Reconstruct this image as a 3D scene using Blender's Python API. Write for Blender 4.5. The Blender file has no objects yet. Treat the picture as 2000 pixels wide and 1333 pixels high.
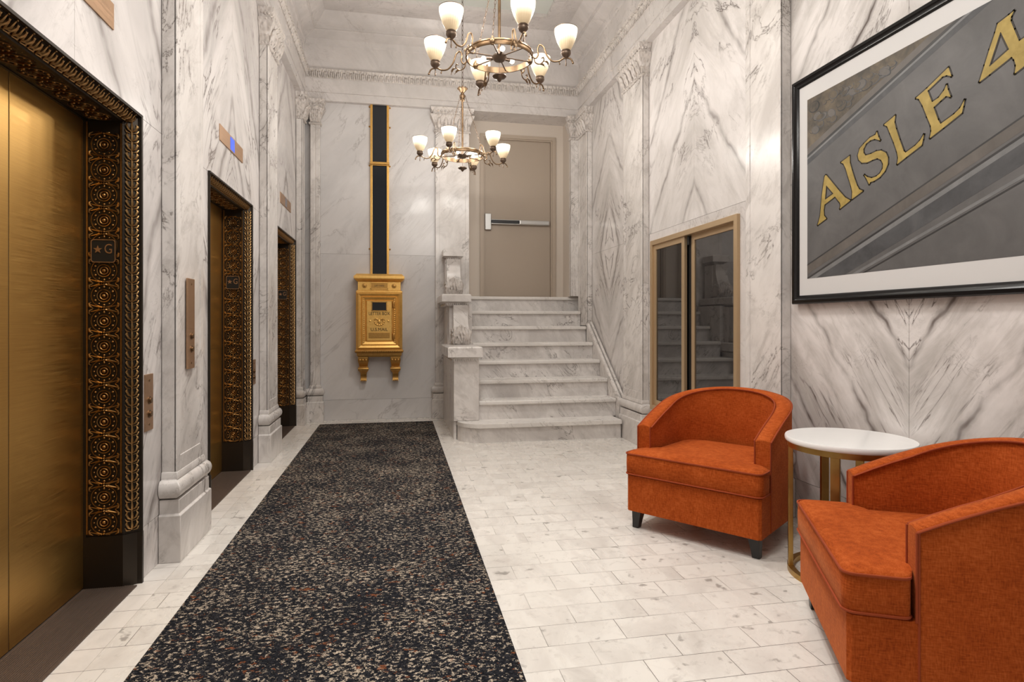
import bpy, bmesh, math, random
from math import pi, sin, cos, tan, radians, sqrt, atan2
from mathutils import Vector, Matrix
from mathutils.geometry import tessellate_polygon

random.seed(7)
C = bpy.context.scene.collection
SC = bpy.context.scene

# ------------------------------------------------------------------ mesh builder
class MB:
    def __init__(s):
        s.v = []; s.f = []; s.mi = []; s.uv = {}; s.M = None; s.m = 0
    def add(s, vs, fs, uvs=None, m=None):
        b = len(s.v)
        for p in vs:
            p = Vector(p)
            s.v.append(s.M @ p if s.M else p)
        for i, f in enumerate(fs):
            if uvs: s.uv[len(s.f)] = uvs[i]
            s.f.append([b + k for k in f]); s.mi.append(s.m if m is None else m)
    def box(s, x0, x1, y0, y1, z0, z1, m=None):
        s.add([(x0,y0,z0),(x1,y0,z0),(x1,y1,z0),(x0,y1,z0),(x0,y0,z1),(x1,y0,z1),(x1,y1,z1),(x0,y1,z1)],
              [(0,3,2,1),(4,5,6,7),(0,1,5,4),(1,2,6,5),(2,3,7,6),(3,0,4,7)], m=m)
    def loft(s, rings, closed=True, cap0=True, cap1=True, m=None):
        n = len(rings[0]); vs = [p for r in rings for p in r]; fs = []
        for i in range(len(rings)-1):
            for j in range(n if closed else n-1):
                k = (j+1) % n
                fs.append((i*n+j, i*n+k, (i+1)*n+k, (i+1)*n+j))
        if cap0: fs.append(tuple(range(n))[::-1])
        if cap1: fs.append(tuple((len(rings)-1)*n+j for j in range(n)))
        s.add(vs, fs, m=m)
    def lathe(s, prof, seg=24, c=(0,0,0), ax='z', m=None, a0=0.0, sq=(1,1)):
        rings = []
        for r, h in prof:
            r = max(r, 1e-5); ring = []
            for k in range(seg):
                a = a0 + 2*pi*k/seg
                x, y = r*cos(a)*sq[0], r*sin(a)*sq[1]
                if ax == 'z': p = (c[0]+x, c[1]+y, c[2]+h)
                elif ax == 'x': p = (c[0]+h, c[1]+x, c[2]+y)
                else: p = (c[0]+x, c[1]-h, c[2]+y)
                ring.append(p)
            rings.append(ring)
        s.loft(rings, m=m)
    def tube(s, pts, r, seg=8, closed=False, m=None, flat=1.0):
        pts = [Vector(p) for p in pts]; n = len(pts); rings = []
        up = Vector((0,0,1)); N = None
        for i, p in enumerate(pts):
            a = pts[(i-1) % n] if (closed or i > 0) else p
            b = pts[(i+1) % n] if (closed or i < n-1) else p
            t = (b-a).normalized()
            if N is None:
                N = t.cross(up)
                if N.length < 1e-3: N = t.cross(Vector((1,0,0)))
                N.normalize()
            else:
                N = (N - t*N.dot(t)); N.normalize()
            B = t.cross(N)
            rr = r[i] if isinstance(r, (list, tuple)) else r
            rings.append([p + N*rr*cos(2*pi*k/seg) + B*rr*flat*sin(2*pi*k/seg) for k in range(seg)])
        if closed:
            rings.append(rings[0]); s.loft(rings, cap0=False, cap1=False, m=m)
        else: s.loft(rings, m=m)
    def prism(s, poly, a, b, ax='z', holes=(), m=None):
        def P(u, v, h):
            return {'z': (u, v, h), 'y': (u, h, v), 'x': (h, u, v)}[ax]
        loops = [list(poly)] + [list(h) for h in holes]
        flat = [p for l in loops for p in l]; n = len(flat)
        tris = tessellate_polygon([[Vector((p[0], p[1], 0)) for p in l] for l in loops])
        vs = [P(u, v, a) for u, v in flat] + [P(u, v, b) for u, v in flat]
        fs = [tuple(t) for t in tris] + [tuple(k+n for k in t[::-1]) for t in tris]
        o = 0
        for l in loops:
            for i in range(len(l)):
                j = (i+1) % len(l); fs.append((o+i, o+j, o+j+n, o+i+n))
            o += len(l)
        s.add(vs, fs, m=m)
    def ball(s, c, r, seg=8, rings=5, m=None):
        rx, ry, rz = r if isinstance(r, (tuple, list)) else (r, r, r)
        R = []
        for i in range(rings+1):
            a = pi*i/rings; q = max(sin(a), 1e-4)
            R.append([(c[0]+rx*q*cos(2*pi*k/seg), c[1]+ry*q*sin(2*pi*k/seg), c[2]-rz*cos(a)) for k in range(seg)])
        s.loft(R, m=m)
    def build(s, name, mats, parent=None, smooth=None, loc=None, bevel=0, fix=True, bseg=2):
        me = bpy.data.meshes.new(name)
        me.from_pydata([tuple(p) for p in s.v], [], s.f)
        if not isinstance(mats, (list, tuple)): mats = [mats]
        for m in mats: me.materials.append(m)
        for p, k in zip(me.polygons, s.mi): p.material_index = k
        if s.uv:
            u = me.uv_layers.new(name='UVMap')
            for p in me.polygons:
                q = s.uv.get(p.index)
                if q:
                    for li, c in zip(p.loop_indices, q): u.data[li].uv = c
        if fix:
            bm = bmesh.new(); bm.from_mesh(me)
            bmesh.ops.recalc_face_normals(bm, faces=bm.faces); bm.to_mesh(me); bm.free()
        if smooth is not None:
            for p in me.polygons: p.use_smooth = True
            me.set_sharp_from_angle(angle=radians(smooth))
        o = bpy.data.objects.new(name, me); C.objects.link(o)
        if parent: o.parent = parent
        if loc: o.location = loc
        if bevel:
            b = o.modifiers.new('bevel', 'BEVEL'); b.width = bevel; b.segments = bseg
            b.limit_method = 'ANGLE'; b.angle_limit = radians(40)
        return o

def tag(o, label, cat, group=None):
    o['label'] = label; o['category'] = cat
    if group: o['group'] = group
    return o
def thing(name, label, cat, loc=(0,0,0), rz=0, group=None):
    o = bpy.data.objects.new(name, None); C.objects.link(o)
    o.location = loc; o.rotation_euler = (0,0,rz); o.empty_display_size = .1
    return tag(o, label, cat, group)
def struct(o): o['kind'] = 'structure'; return o
def copy_tree(o, parent=None):
    c = o.copy(); C.objects.link(c)
    if parent: c.parent = parent
    for ch in list(o.children): copy_tree(ch, c)
    return c
def text_mesh(txt, size, mat, name, parent, M, depth=.001, sx=1.0):
    cu = bpy.data.curves.new('t', 'FONT'); cu.body = txt; cu.size = size; cu.extrude = depth
    cu.align_x = 'CENTER'; cu.align_y = 'CENTER'; cu.resolution_u = 4
    o = bpy.data.objects.new('t', cu); C.objects.link(o)
    bpy.context.view_layer.update()
    me = bpy.data.meshes.new_from_object(o.evaluated_get(bpy.context.evaluated_depsgraph_get()))
    bpy.data.objects.remove(o); bpy.data.curves.remove(cu)
    me.transform(M @ Matrix.Diagonal((sx,1,1,1)))
    me.materials.clear(); me.materials.append(mat); me.name = name
    r = bpy.data.objects.new(name, me); C.objects.link(r); r.parent = parent
    return r
def frame_M(origin, right, up):
    r = Vector(right).normalized(); u = Vector(up).normalized(); n = r.cross(u)
    M = Matrix((r, u, n)).transposed().to_4x4(); M.translation = Vector(origin); return M

# ------------------------------------------------------------------ materials
class NT:
    def __init__(s, name):
        s.mat = bpy.data.materials.new(name); s.mat.use_nodes = True
        s.t = s.mat.node_tree; s.b = s.t.nodes['Principled BSDF']
    def n(s, typ, **kw):
        x = s.t.nodes.new(typ)
        for k, v in kw.items():
            if k.startswith('i_'):
                key = k[2:]; key = int(key) if key.isdigit() else key.replace('_', ' ')
                x.inputs[key].default_value = v
            else: setattr(x, k, v)
        return x
    def l(s, a, b): s.t.links.new(a, b)
    def math(s, op, a, b=None, c=None):
        x = s.n('ShaderNodeMath', operation=op)
        for i, q in enumerate((a, b, c)):
            if q is None: continue
            if isinstance(q, (int, float)): x.inputs[i].default_value = q
            else: s.l(q, x.inputs[i])
        return x.outputs[0]
    def ramp(s, fac, stops, interp='LINEAR'):
        x = s.n('ShaderNodeValToRGB'); x.color_ramp.interpolation = interp
        e = x.color_ramp.elements
        while len(e) > len(stops): e.remove(e[-1])
        while len(e) < len(stops): e.new(1.0)
        for k, (p, c) in zip(e, stops):
            k.position = p; k.color = (c, c, c, 1) if isinstance(c, (int, float)) else (*c, 1)
        s.l(fac, x.inputs[0]); return x.outputs[0]
    def mix(s, fac, a, b, mode='MIX'):
        x = s.n('ShaderNodeMix', data_type='RGBA', blend_type=mode)
        for q, key in ((fac, 0), (a, 6), (b, 7)):
            if isinstance(q, (int, float)): x.inputs[key].default_value = q
            elif isinstance(q, tuple): x.inputs[key].default_value = (*q, 1) if len(q) == 3 else q
            else: s.l(q, x.inputs[key])
        return x.outputs[2]
    def noise(s, vec, scale, detail=4, rough=.55, dist=0, out=0):
        x = s.n('ShaderNodeTexNoise'); x.inputs['Scale'].default_value = scale
        x.inputs['Detail'].default_value = detail; x.inputs['Roughness'].default_value = rough
        x.inputs['Distortion'].default_value = dist
        s.l(vec, x.inputs['Vector']); return x.outputs[out]
    def mapping(s, vec, scale=(1,1,1), rot=(0,0,0), loc=(0,0,0)):
        x = s.n('ShaderNodeMapping'); x.inputs['Scale'].default_value = scale
        x.inputs['Rotation'].default_value = rot; x.inputs['Location'].default_value = loc
        s.l(vec, x.inputs['Vector']); return x.outputs[0]
    def obj(s, rand=False):
        tc = s.n('ShaderNodeTexCoord').outputs['Object']
        if not rand: return tc
        oi = s.n('ShaderNodeObjectInfo').outputs['Location']
        k = s.n('ShaderNodeVectorMath', operation='MULTIPLY_ADD')
        s.l(oi, k.inputs[0]); k.inputs[1].default_value = (1.7, 1.3, 2.1); s.l(tc, k.inputs[2])
        return k.outputs[0]
    def uv(s): return s.n('ShaderNodeTexCoord').outputs['UV']
    def bump(s, h, strength, dist=.01):
        x = s.n('ShaderNodeBump'); x.inputs['Strength'].default_value = strength; x.inputs['Distance'].default_value = dist
        s.l(h, x.inputs['Height']); s.l(x.outputs[0], s.b.inputs['Normal'])
    def set(s, **kw):
        for k, v in kw.items():
            i = s.b.inputs[k.replace('_', ' ')]
            i.default_value = (*v, 1) if isinstance(v, tuple) and len(v) == 3 else v
        return s

def plain(name, col, rough=.5, metal=0.0, **kw):
    t = NT(name); t.set(Base_Color=col, Roughness=rough, Metallic=metal, **kw); return t.mat

def marble(name, base, dark, vein, coords='UV', ang=-58, vs=1.0, cloud=.6, streak=.6, vstr=.9, rough=.22, band=.0, carve=0.0, bs=.42):
    t = NT(name)
    if coords == 'UV': vec = t.uv()
    else: vec = t.obj(rand=True)
    if coords == 'UV': r = t.mapping(vec, rot=(0,0,radians(-ang)))
    else: r = t.mapping(vec, rot=(radians(20), radians(35), radians(25)))
    st = t.mapping(r, scale=(.28,1.0,1.0) if coords == 'UV' else (1,1,.4))
    n1 = t.noise(st, 2.2*vs, 6, .6, .6)
    n2 = t.noise(st, 6.5*vs, 7, .65, 1.2)
    f1 = t.ramp(n1, [(.40, 0), (.64, 1)])
    f2 = t.ramp(n2, [(.48, 0), (.72, 1)])
    n0 = t.noise(vec, .7, 2, .5)
    col = t.mix(t.math('MULTIPLY', f1, cloud), base, dark)
    col = t.mix(t.math('MULTIPLY', f2, streak), col, dark)
    # fine cracks: thin level sets of a distorted noise
    nv = t.noise(st, 2.0*vs, 5, .62, 2.2)
    a = t.math('ABSOLUTE', t.math('SUBTRACT', nv, .5))
    v1 = t.ramp(a, [(0.0, 1), (.011, .25), (.03, 0)])
    gate = t.ramp(t.noise(vec, 1.6*vs, 3, .5), [(.47, 0), (.62, 1)])
    v1 = t.math('MULTIPLY', t.math('MULTIPLY', v1, gate), vstr)
    col = t.mix(v1, col, vein)
    nw = t.noise(vec, 5.0*vs, 6, .6, 1.5)
    a2 = t.math('ABSOLUTE', t.math('SUBTRACT', nw, .52))
    v2 = t.math('MULTIPLY', t.ramp(a2, [(0.0, 1), (.006, .2), (.018, 0)]), .35*vstr)
    v2 = t.math('MULTIPLY', v2, t.ramp(t.noise(vec, 2.1, 2), [(.5, 0), (.62, 1)]))
    col = t.mix(v2, col, vein)
    if band > 0:
        w = t.n('ShaderNodeTexWave', wave_type='BANDS', bands_direction='Y', wave_profile='SIN')
        w.inputs['Scale'].default_value = bs; w.inputs['Distortion'].default_value = 2.2
        w.inputs['Detail'].default_value = 4; w.inputs['Detail Scale'].default_value = 1.6
        w.inputs['Detail Roughness'].default_value = .6
        t.l(r, w.inputs['Vector'])
        b = t.ramp(w.outputs['Fac'], [(.95, 0), (.992, .5), (1.0, 1)])
        b = t.math('MULTIPLY', b, t.ramp(t.noise(vec, 2.7, 3), [(.36, .15), (.6, 1)]))
        col = t.mix(t.math('MULTIPLY', b, band), col, vein)
    t.l(col, t.b.inputs['Base Color'])
    rr = t.ramp(n2, [(.3, rough*.8), (.7, rough*1.25)])
    t.l(rr, t.b.inputs['Roughness'])
    t.b.inputs['Specular IOR Level'].default_value = .4
    if carve > 0:
        o = t.n('ShaderNodeTexCoord').outputs['Object']
        vo = t.n('ShaderNodeTexVoronoi', feature='SMOOTH_F1'); vo.inputs['Scale'].default_value = 38
        t.l(t.mapping(o, scale=(1,1,.8)), vo.inputs['Vector'])
        t.bump(t.math('SUBTRACT', 1.0, vo.outputs['Distance']), carve, .02)
    return t.mat

WARM = (.745, .705, .685); GREY = (.46, .43, .41); VEIN = (.13, .105, .095)
m_wall = marble('veined_wall_marble', WARM, (.42,.395,.385), VEIN, 'UV', cloud=.62, streak=.6, vstr=.9, band=.7, bs=.5)
m_wallR = marble('bold_veined_wall_marble', WARM, (.39, .36, .335), VEIN, 'UV', ang=-52, vs=1.15, cloud=.85, streak=.7, vstr=1.0, band=1.0, bs=.85)
m_wallR2 = marble('light_veined_wall_marble', WARM, (.43,.40,.375), VEIN, 'UV', ang=-55, vs=1.0, cloud=.58, streak=.58, vstr=.95, band=.65, bs=.6)
m_back = marble('soft_grey_marble', (.67,.645,.635), (.50,.48,.47), (.25,.22,.21), 'UV', ang=-50, vs=.8, cloud=.55, streak=.35, vstr=.5)
m_pil = marble('pilaster_marble', (.735,.695,.665), (.42,.385,.36), (.15,.125,.11), 'OBJ', vs=1.2, cloud=.45, streak=.65, vstr=.9)
m_trim = marble('cornice_marble', (.66,.62,.60), (.49,.46,.44), (.28,.24,.22), 'OBJ', vs=.9, cloud=.6, streak=.4, vstr=.45, rough=.3)
m_carve = marble('carved_marble', (.64,.59,.555), (.46,.42,.385), (.2,.16,.13), 'OBJ', vs=1.2, cloud=.5, streak=.4, vstr=.5, rough=.45, carve=.9)
m_step = marble('stair_marble', (.75,.715,.69), (.43,.40,.385), (.13,.11,.10), 'OBJ', vs=1.7, cloud=.55, streak=.7, vstr=1.0, rough=.25)
m_tread = marble('tread_marble', (.77,.735,.70), (.60,.57,.54), (.25,.22,.2), 'OBJ', vs=1.2, cloud=.5, streak=.4, vstr=.5, rough=.3)
m_top = marble('white_tabletop_marble', (.86,.85,.84), (.75,.74,.73), (.6,.58,.56), 'OBJ', vs=.8, cloud=.25, streak=.2, vstr=.2, rough=.12)
m_joint = plain('joint_mortar', (.22,.195,.175), .8)

def floor_material():
    t = NT('marble_floor_tiles'); o = t.obj()
    v = t.mapping(o, loc=(-.087, -.0655, 0))
    b = t.n('ShaderNodeTexBrick', offset=.5, offset_frequency=2)
    b.inputs['Scale'].default_value = 1; b.inputs['Brick Width'].default_value = .3085; b.inputs['Row Height'].default_value = .1492
    b.inputs['Mortar Size'].default_value = .0013; b.inputs['Mortar Smooth'].default_value = .1; b.inputs['Bias'].default_value = 0
    b.inputs['Color1'].default_value = (0,0,0,1); b.inputs['Color2'].default_value = (1,1,1,1); b.inputs['Mortar'].default_value = (.5,.5,.5,1)
    t.l(v, b.inputs['Vector'])
    # a per-tile random value shifts the marble grain from tile to tile
    sh = t.n('ShaderNodeVectorMath', operation='MULTIPLY_ADD'); t.l(b.outputs['Color'], sh.inputs[0]); sh.inputs[1].default_value = (3.1, 5.7, 2.3); t.l(o, sh.inputs[2])
    n1 = t.noise(t.mapping(sh.outputs[0], rot=(0,0,.5), scale=(1,.45,1)), 5, 7, .62, .8)
    n2 = t.noise(sh.outputs[0], 22, 5, .65, .6)
    col = t.mix(t.ramp(n1, [(.44, 0), (.74, .75)]), (.75,.715,.665), (.53,.485,.445))
    col = t.mix(t.ramp(n2, [(.56, 0), (.74, .5)]), col, (.36,.325,.295))
    sp = t.ramp(t.noise(sh.outputs[0], 14, 3, .5), [(.655, 0), (.72, .6)])
    col = t.mix(sp, col, (.16,.14,.125))
    tone = t.ramp(b.outputs['Color'], [(0, .965), (1, 1.03)])
    col = t.mix(1.0, col, tone, 'MULTIPLY')
    mort = t.math('MULTIPLY', b.outputs['Fac'], t.ramp(t.noise(o, 2.4, 2), [(.38, .4), (.6, 1)]))
    col = t.mix(mort, col, (.12,.10,.09))
    t.l(col, t.b.inputs['Base Color'])
    t.l(t.ramp(n1, [(.3, .2), (.7, .34)]), t.b.inputs['Roughness'])
    t.b.inputs['Specular IOR Level'].default_value = .4
    t.bump(b.outputs['Fac'], -.25, .002)
    return t.mat
m_floor = floor_material()

def border_material():
    t = NT('floor_border_tiles'); o = t.obj()
    v = t.mapping(o, loc=(.3, -.0655, 0))
    b = t.n('ShaderNodeTexBrick', offset=0.0, offset_frequency=2)
    b.inputs['Scale'].default_value = 1; b.inputs['Brick Width'].default_value = 9.0; b.inputs['Row Height'].default_value = .1492
    b.inputs['Mortar Size'].default_value = .0013; b.inputs['Mortar Smooth'].default_value = .1
    t.l(v, b.inputs['Vector'])
    n1 = t.noise(t.mapping(o, rot=(0,0,.5), scale=(1,.5,1)), 5, 7, .62, .8)
    col = t.mix(t.ramp(n1, [(.38, 0), (.72, .7)]), (.77,.73,.685), (.56,.525,.49))
    sp = t.ramp(t.noise(o, 13, 3, .5), [(.70, 0), (.77, .5)])
    col = t.mix(sp, col, (.2,.18,.16))
    col = t.mix(b.outputs['Fac'], col, (.16,.14,.12))
    t.l(col, t.b.inputs['Base Color']); t.b.inputs['Roughness'].default_value = .24
    t.b.inputs['Specular IOR Level'].default_value = .4
    return t.mat
m_border = border_material()

def carpet_material():
    t = NT('flecked_carpet'); o = t.obj()
    w = t.n('ShaderNodeVectorMath', operation='ADD'); t.l(o, w.inputs[0])
    jit = t.n('ShaderNodeTexWhiteNoise', noise_dimensions='3D')
    sn = t.n('ShaderNodeVectorMath', operation='SNAP'); sn.inputs[1].default_value = (.006,.006,.006); t.l(o, sn.inputs[0])
    t.l(sn.outputs[0], jit.inputs['Vector'])
    js = t.n('ShaderNodeVectorMath', operation='SCALE'); js.inputs['Scale'].default_value = .009; t.l(jit.outputs['Color'], js.inputs[0]); t.l(js.outputs[0], w.inputs[1])
    st = t.mapping(w.outputs[0], scale=(1,1.7,1))
    n1 = t.noise(st, 50, 3, .55, .4); n2 = t.noise(t.mapping(st, loc=(4,7,0)), 60, 2, .5)
    patch = t.noise(o, 3.2, 2, .5)
    thr = t.math('ADD', n1, t.math('MULTIPLY', t.math('SUBTRACT', patch, .5), .18))
    fl = t.ramp(thr, [(.568, 0), (.59, 1)])
    base = t.mix(t.ramp(n2, [(.45, 0), (.62, 1)]), (.008,.009,.012), (.028,.028,.033))
    fine = t.noise(o, 260, 2, .5)
    flc = t.mix(t.ramp(n2, [(.36, 0), (.60, 1)]), (.25,.205,.16), (.54,.45,.35))
    col = t.mix(fl, base, flc)
    orr = t.math('MULTIPLY', t.ramp(t.noise(t.mapping(st, loc=(9,2,0)), 26, 2), [(.665, 0), (.685, 1)]), .8)
    col = t.mix(orr, col, (.22,.075,.03))
    col = t.mix(1.0, col, t.ramp(fine, [(.3, .55), (.7, 1.3)]), 'MULTIPLY')
    t.l(col, t.b.inputs['Base Color']); t.set(Roughness=1.0); t.b.inputs['Specular IOR Level'].default_value = .1
    t.bump(t.math('ADD', fine, n1), .5, .006)
    return t.mat
m_carpet = carpet_material()

def fabric_material():
    t = NT('burnt_orange_chenille'); o = t.obj()
    a = t.noise(t.mapping(o, scale=(1,1,.22)), 240, 2, .5); b = t.noise(t.mapping(o, scale=(.16,.16,1)), 240, 2, .5)
    n = t.math('ADD', a, b); big = t.noise(o, 7, 4, .6)
    f = t.math('ADD', t.math('MULTIPLY', n, .55), t.math('MULTIPLY', big, .45))
    col = t.ramp(f, [(.55, (.25,.040,.005)), (.76, (.37,.066,.008)), (.97, (.48,.105,.02))])
    t.l(col, t.b.inputs['Base Color']); t.set(Roughness=.88)
    t.b.inputs['Sheen Weight'].default_value = .22; t.b.inputs['Sheen Roughness'].default_value = .35
    t.b.inputs['Sheen Tint'].default_value = (1,.45,.2,1); t.b.inputs['Specular IOR Level'].default_value = .15
    t.bump(n, .3, .003)
    return t.mat
m_fab = fabric_material()
m_pipe = plain('orange_piping', (.30,.045,.006), .9)
m_leg = plain('black_wood', (.012,.011,.011), .35)

def brushed(name, c1, c2, rough=.3, sc=(3,3,160), metal=1.0):
    t = NT(name); o = t.obj()
    n = t.noise(t.mapping(o, scale=sc), 1.6, 4, .6); g = t.noise(o, 1.3, 2)
    f = t.math('ADD', t.math('MULTIPLY', n, .5), t.math('MULTIPLY', g, .5))
    t.l(t.ramp(f, [(.35, c1), (.65, c2)]), t.b.inputs['Base Color'])
    t.set(Metallic=metal); t.l(t.ramp(n, [(.3, rough*.85), (.7, rough*1.2)]), t.b.inputs['Roughness'])
    t.bump(n, .04, .002)
    return t.mat
m_brass_door = brushed('brushed_brass', (.53,.30,.08), (.67,.41,.125), .38)
m_plate = brushed('satin_bronze_plate', (.42,.27,.165), (.48,.31,.20), .45, (2,2,60))
m_dkbronze = plain('blackened_bronze', (.045,.036,.028), .42, .8)
m_orn = brushed('relief_bronze', (.29,.155,.052), (.44,.245,.085), .37, (60,60,60))
m_ornleaf = brushed('leaf_bronze', (.30,.175,.07), (.44,.265,.115), .38, (60,60,60))
m_sill = brushed('ribbed_sill_metal', (.105,.078,.062), (.15,.11,.088), .55, (500,3,3), .6)
m_black = plain('black_gap', (.004,.004,.004), .6)
m_gold = brushed('gilded_metal', (.76,.43,.11), (.92,.58,.18), .38, (25,25,25), .65)
m_gold_dk = brushed('aged_gilt', (.42,.22,.055), (.60,.34,.095), .38, (40,40,40), .75)
m_antique = brushed('antique_brass', (.17,.11,.065), (.27,.18,.105), .38, (30,30,30))
m_antique_dk = plain('dark_antique_brass', (.16,.115,.085), .42, .9)
m_tablegold = brushed('satin_gold', (.42,.26,.08), (.52,.33,.11), .34, (10,10,10))
m_glassdark = plain('dark_chute_glass', (.012,.013,.017), .06); 
m_frame_al = plain('champagne_aluminium', (.50,.36,.215), .42, .55)
m_doorpaint = plain('taupe_door_paint', (.385,.315,.25), .5)
m_framepaint = plain('taupe_frame_paint', (.42,.345,.275), .45)
m_wallpaint = plain('beige_wall_paint', (.60,.53,.46), .7)
m_chrome = plain('satin_steel', (.56,.55,.53), .3, 1.0)
m_rubber = plain('black_push_pad', (.02,.02,.022), .4)
m_picframe = plain('black_lacquer', (.008,.007,.007), .2, Specular_IOR_Level=.22); 
m_mat = plain('white_mat_board', (.60,.585,.575), .7)
m_ceil = plain('pale_green_ceiling', (.60,.62,.58), .8)
m_display = NT('blue_display'); m_display.set(Base_Color=(.02,.05,.3), Roughness=.2); m_display.b.inputs['Emission Color'].default_value = (.06,.14,.8,1); m_display.b.inputs['Emission Strength'].default_value = .6; m_display = m_display.mat
m_display_off = plain('dim_display', (.16,.14,.16), .2)

def window_glass():
    t = NT('tinted_mirror_glass')
    g = t.n('ShaderNodeBsdfGlossy'); g.inputs['Roughness'].default_value = .02; g.inputs['Color'].default_value = (.95,.93,.92,1)
    d = t.n('ShaderNodeBsdfDiffuse'); d.inputs['Color'].default_value = (.012,.012,.013,1)
    mx = t.n('ShaderNodeMixShader'); mx.inputs[0].default_value = .17
    t.l(d.outputs[0], mx.inputs[1]); t.l(g.outputs[0], mx.inputs[2])
    t.l(mx.outputs[0], t.t.nodes['Material Output'].inputs['Surface'])
    return t.mat
m_winglass = window_glass()

def shade_material():
    t = NT('frosted_ribbed_glass'); o = t.obj()
    sep = t.n('ShaderNodeSeparateXYZ'); t.l(o, sep.inputs[0])
    z = sep.outputs['Z']
    g = t.ramp(t.math('MULTIPLY', t.math('ADD', z, 0.0), 7.0), [(.05, .16), (.30, .30), (.62, 1.0), (1.0, 1.0)])
    t.set(Base_Color=(.42,.35,.24), Roughness=.35)
    t.b.inputs['Transmission Weight'].default_value = 0.0
    t.b.inputs['Subsurface Weight'].default_value = 0.0
    t.b.inputs['Emission Color'].default_value = (1.0,.83,.56,1)
    col = t.ramp(g, [(.1, (1.0,.62,.30)), (.5, (1.0,.80,.52)), (1.0, (1.0,.93,.78))])
    t.l(col, t.b.inputs['Emission Color'])
    t.l(t.math('MULTIPLY', g, 1.0), t.b.inputs['Emission Strength'])
    return t.mat
m_shade = shade_material()
m_bulb = NT('lit_bulb'); m_bulb.set(Base_Color=(1,1,1)); m_bulb.b.inputs['Emission Color'].default_value = (1,.88,.7,1); m_bulb.b.inputs['Emission Strength'].default_value = 3; m_bulb = m_bulb.mat

# ------------------------------------------------------------------ room dimensions
XL, XR = -1.17, 2.41          # wall planes
PL, PR = -1.10, 2.34          # pilaster shaft planes
YB, YP = 7.65, 7.58           # back wall, its pilaster plane
YF = -1.6                     # open end behind the viewpoint
ZA = 3.905                    # underside of the architrave
SEAM = 2.155; BASE = .24
EL = [2.475, 4.63, 6.755]     # lift centres
OUT = .573

# ---- floor
b = MB(); b.box(-1.06, XR+.3, YF, 8.2, -.12, 0); fl = struct(b.build('floor', m_floor))
b = MB(); b.box(-1.45, -1.061, YF, 8.2, -.12, 0); struct(b.build('trim_1', m_border))

# ---- walls: bookmatched panels over a mortar backing
GAP = .0012
def panel(mb, plane, a0, a1, z0, z1, ac, zc, seed, axis='x', th=.02, inward=1, m=0):
    """one slab (split at the match lines ac, zc); uv = distance from the match lines"""
    As = sorted({a0, a1} | ({ac} if a0 < ac < a1 else set())); Zs = sorted({z0, z1} | ({zc} if z0 < zc < z1 else set()))
    for i in range(len(As)-1):
        for j in range(len(Zs)-1):
            p, q, r, s_ = As[i]+GAP, As[i+1]-GAP, Zs[j]+GAP, Zs[j+1]-GAP
            def uvp(a, z): return (abs(a-ac) + seed*3.71, abs(z-zc) + seed*2.37)
            cs = [(p, r), (q, r), (q, s_), (p, s_)]
            bk = plane - inward*th
            P = (lambda a, z, d: (d, a, z)) if axis == 'x' else (lambda a, z, d: (a, d, z))
            vs = [P(a, z, plane) for a, z in cs] + [P(a, z, bk) for a, z in cs]
            u4 = [uvp(*c) for c in cs]
            fs = [(0,1,2,3)]; us = [u4]
            for k in range(4):
                l = (k+1) % 4; fs.append((k, k+4, l+4, l)); us.append([u4[k], u4[k], u4[l], u4[l]])
            mb.add(vs, fs, us, m=m)

wl = MB()
pil_y = [(1.12, 1.54), (3.30, 3.72), (5.48, 5.90), (7.36, 7.66)]
panel(wl, XL, YF, 1.12, 0, BASE, -9, SEAM, 1); panel(wl, XL, YF, 1.12, BASE, ZA+.02, 0, SEAM, 1)
for i, yc in enumerate(EL):
    y0, y1 = pil_y[i][1]-.02, pil_y[i+1][0]+.02
    for a, c in ((y0, yc-OUT), (yc+OUT, y1)):
        panel(wl, XL, a, c, 0, BASE, -9, SEAM, 2+i); panel(wl, XL, a, c, BASE, SEAM, yc, SEAM, 2+i)
    panel(wl, XL, y0, y1, SEAM, ZA+.02, yc, SEAM, 2+i)
wl.m = 1
edges = [YF] + [q for yc in EL for q in (yc-OUT, yc+OUT)] + [YB]
for k in range(0, len(edges), 2): wl.box(XL-.13, XL-.003, edges[k], edges[k+1], 0, 5.1)
for yc in EL: wl.box(XL-.13, XL-.003, yc-OUT, yc+OUT, SEAM, 5.1)
wl.box(XL-.5, XL-.3, YF, YB, -.1, 5.1)
struct(wl.build('wall_left', [m_wall, m_joint]))

wr = MB(); RS = 2.06
panel(wr, XR, YF, 1.16, 0, BASE, -9, RS, 7, inward=-1); panel(wr, XR, YF, 1.16, BASE, ZA+.02, 0, RS, 7, inward=-1)
panel(wr, XR, 1.54, 3.36, 0, BASE, -9, RS, 6, inward=-1); panel(wr, XR, 1.54, 3.36, BASE, ZA+.02, 2.463, RS, 9, inward=-1)
panel(wr, XR, 3.70, 5.50, 0, BASE, -9, RS, 5, inward=-1)
panel(wr, XR, 3.70, 3.81, BASE, RS, 4.6, RS, 8, inward=-1, m=2); panel(wr, XR, 5.46, 5.50, BASE, RS, 4.6, RS, 8, inward=-1, m=2)
panel(wr, XR, 3.70, 5.50, RS, ZA+.02, 4.58, RS, 8, inward=-1, m=2)
panel(wr, XR, 5.96, 7.25, 0, ZA+.02, 6.6, RS, 10, inward=-1, m=2)
wr.m = 1
wr.box(XR+.003, XR+.16, YF, 3.9, 0, 5.1); wr.box(XR+.003, XR+.16, 5.4, 8.2, 0, 5.1)
wr.box(XR+.003, XR+.16, 3.9, 5.4, 0, .36); wr.box(XR+.003, XR+.16, 3.9, 5.4, 1.985, 5.1)
struct(wr.build('wall_right', [m_wallR, m_joint, m_wallR2]))

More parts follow.
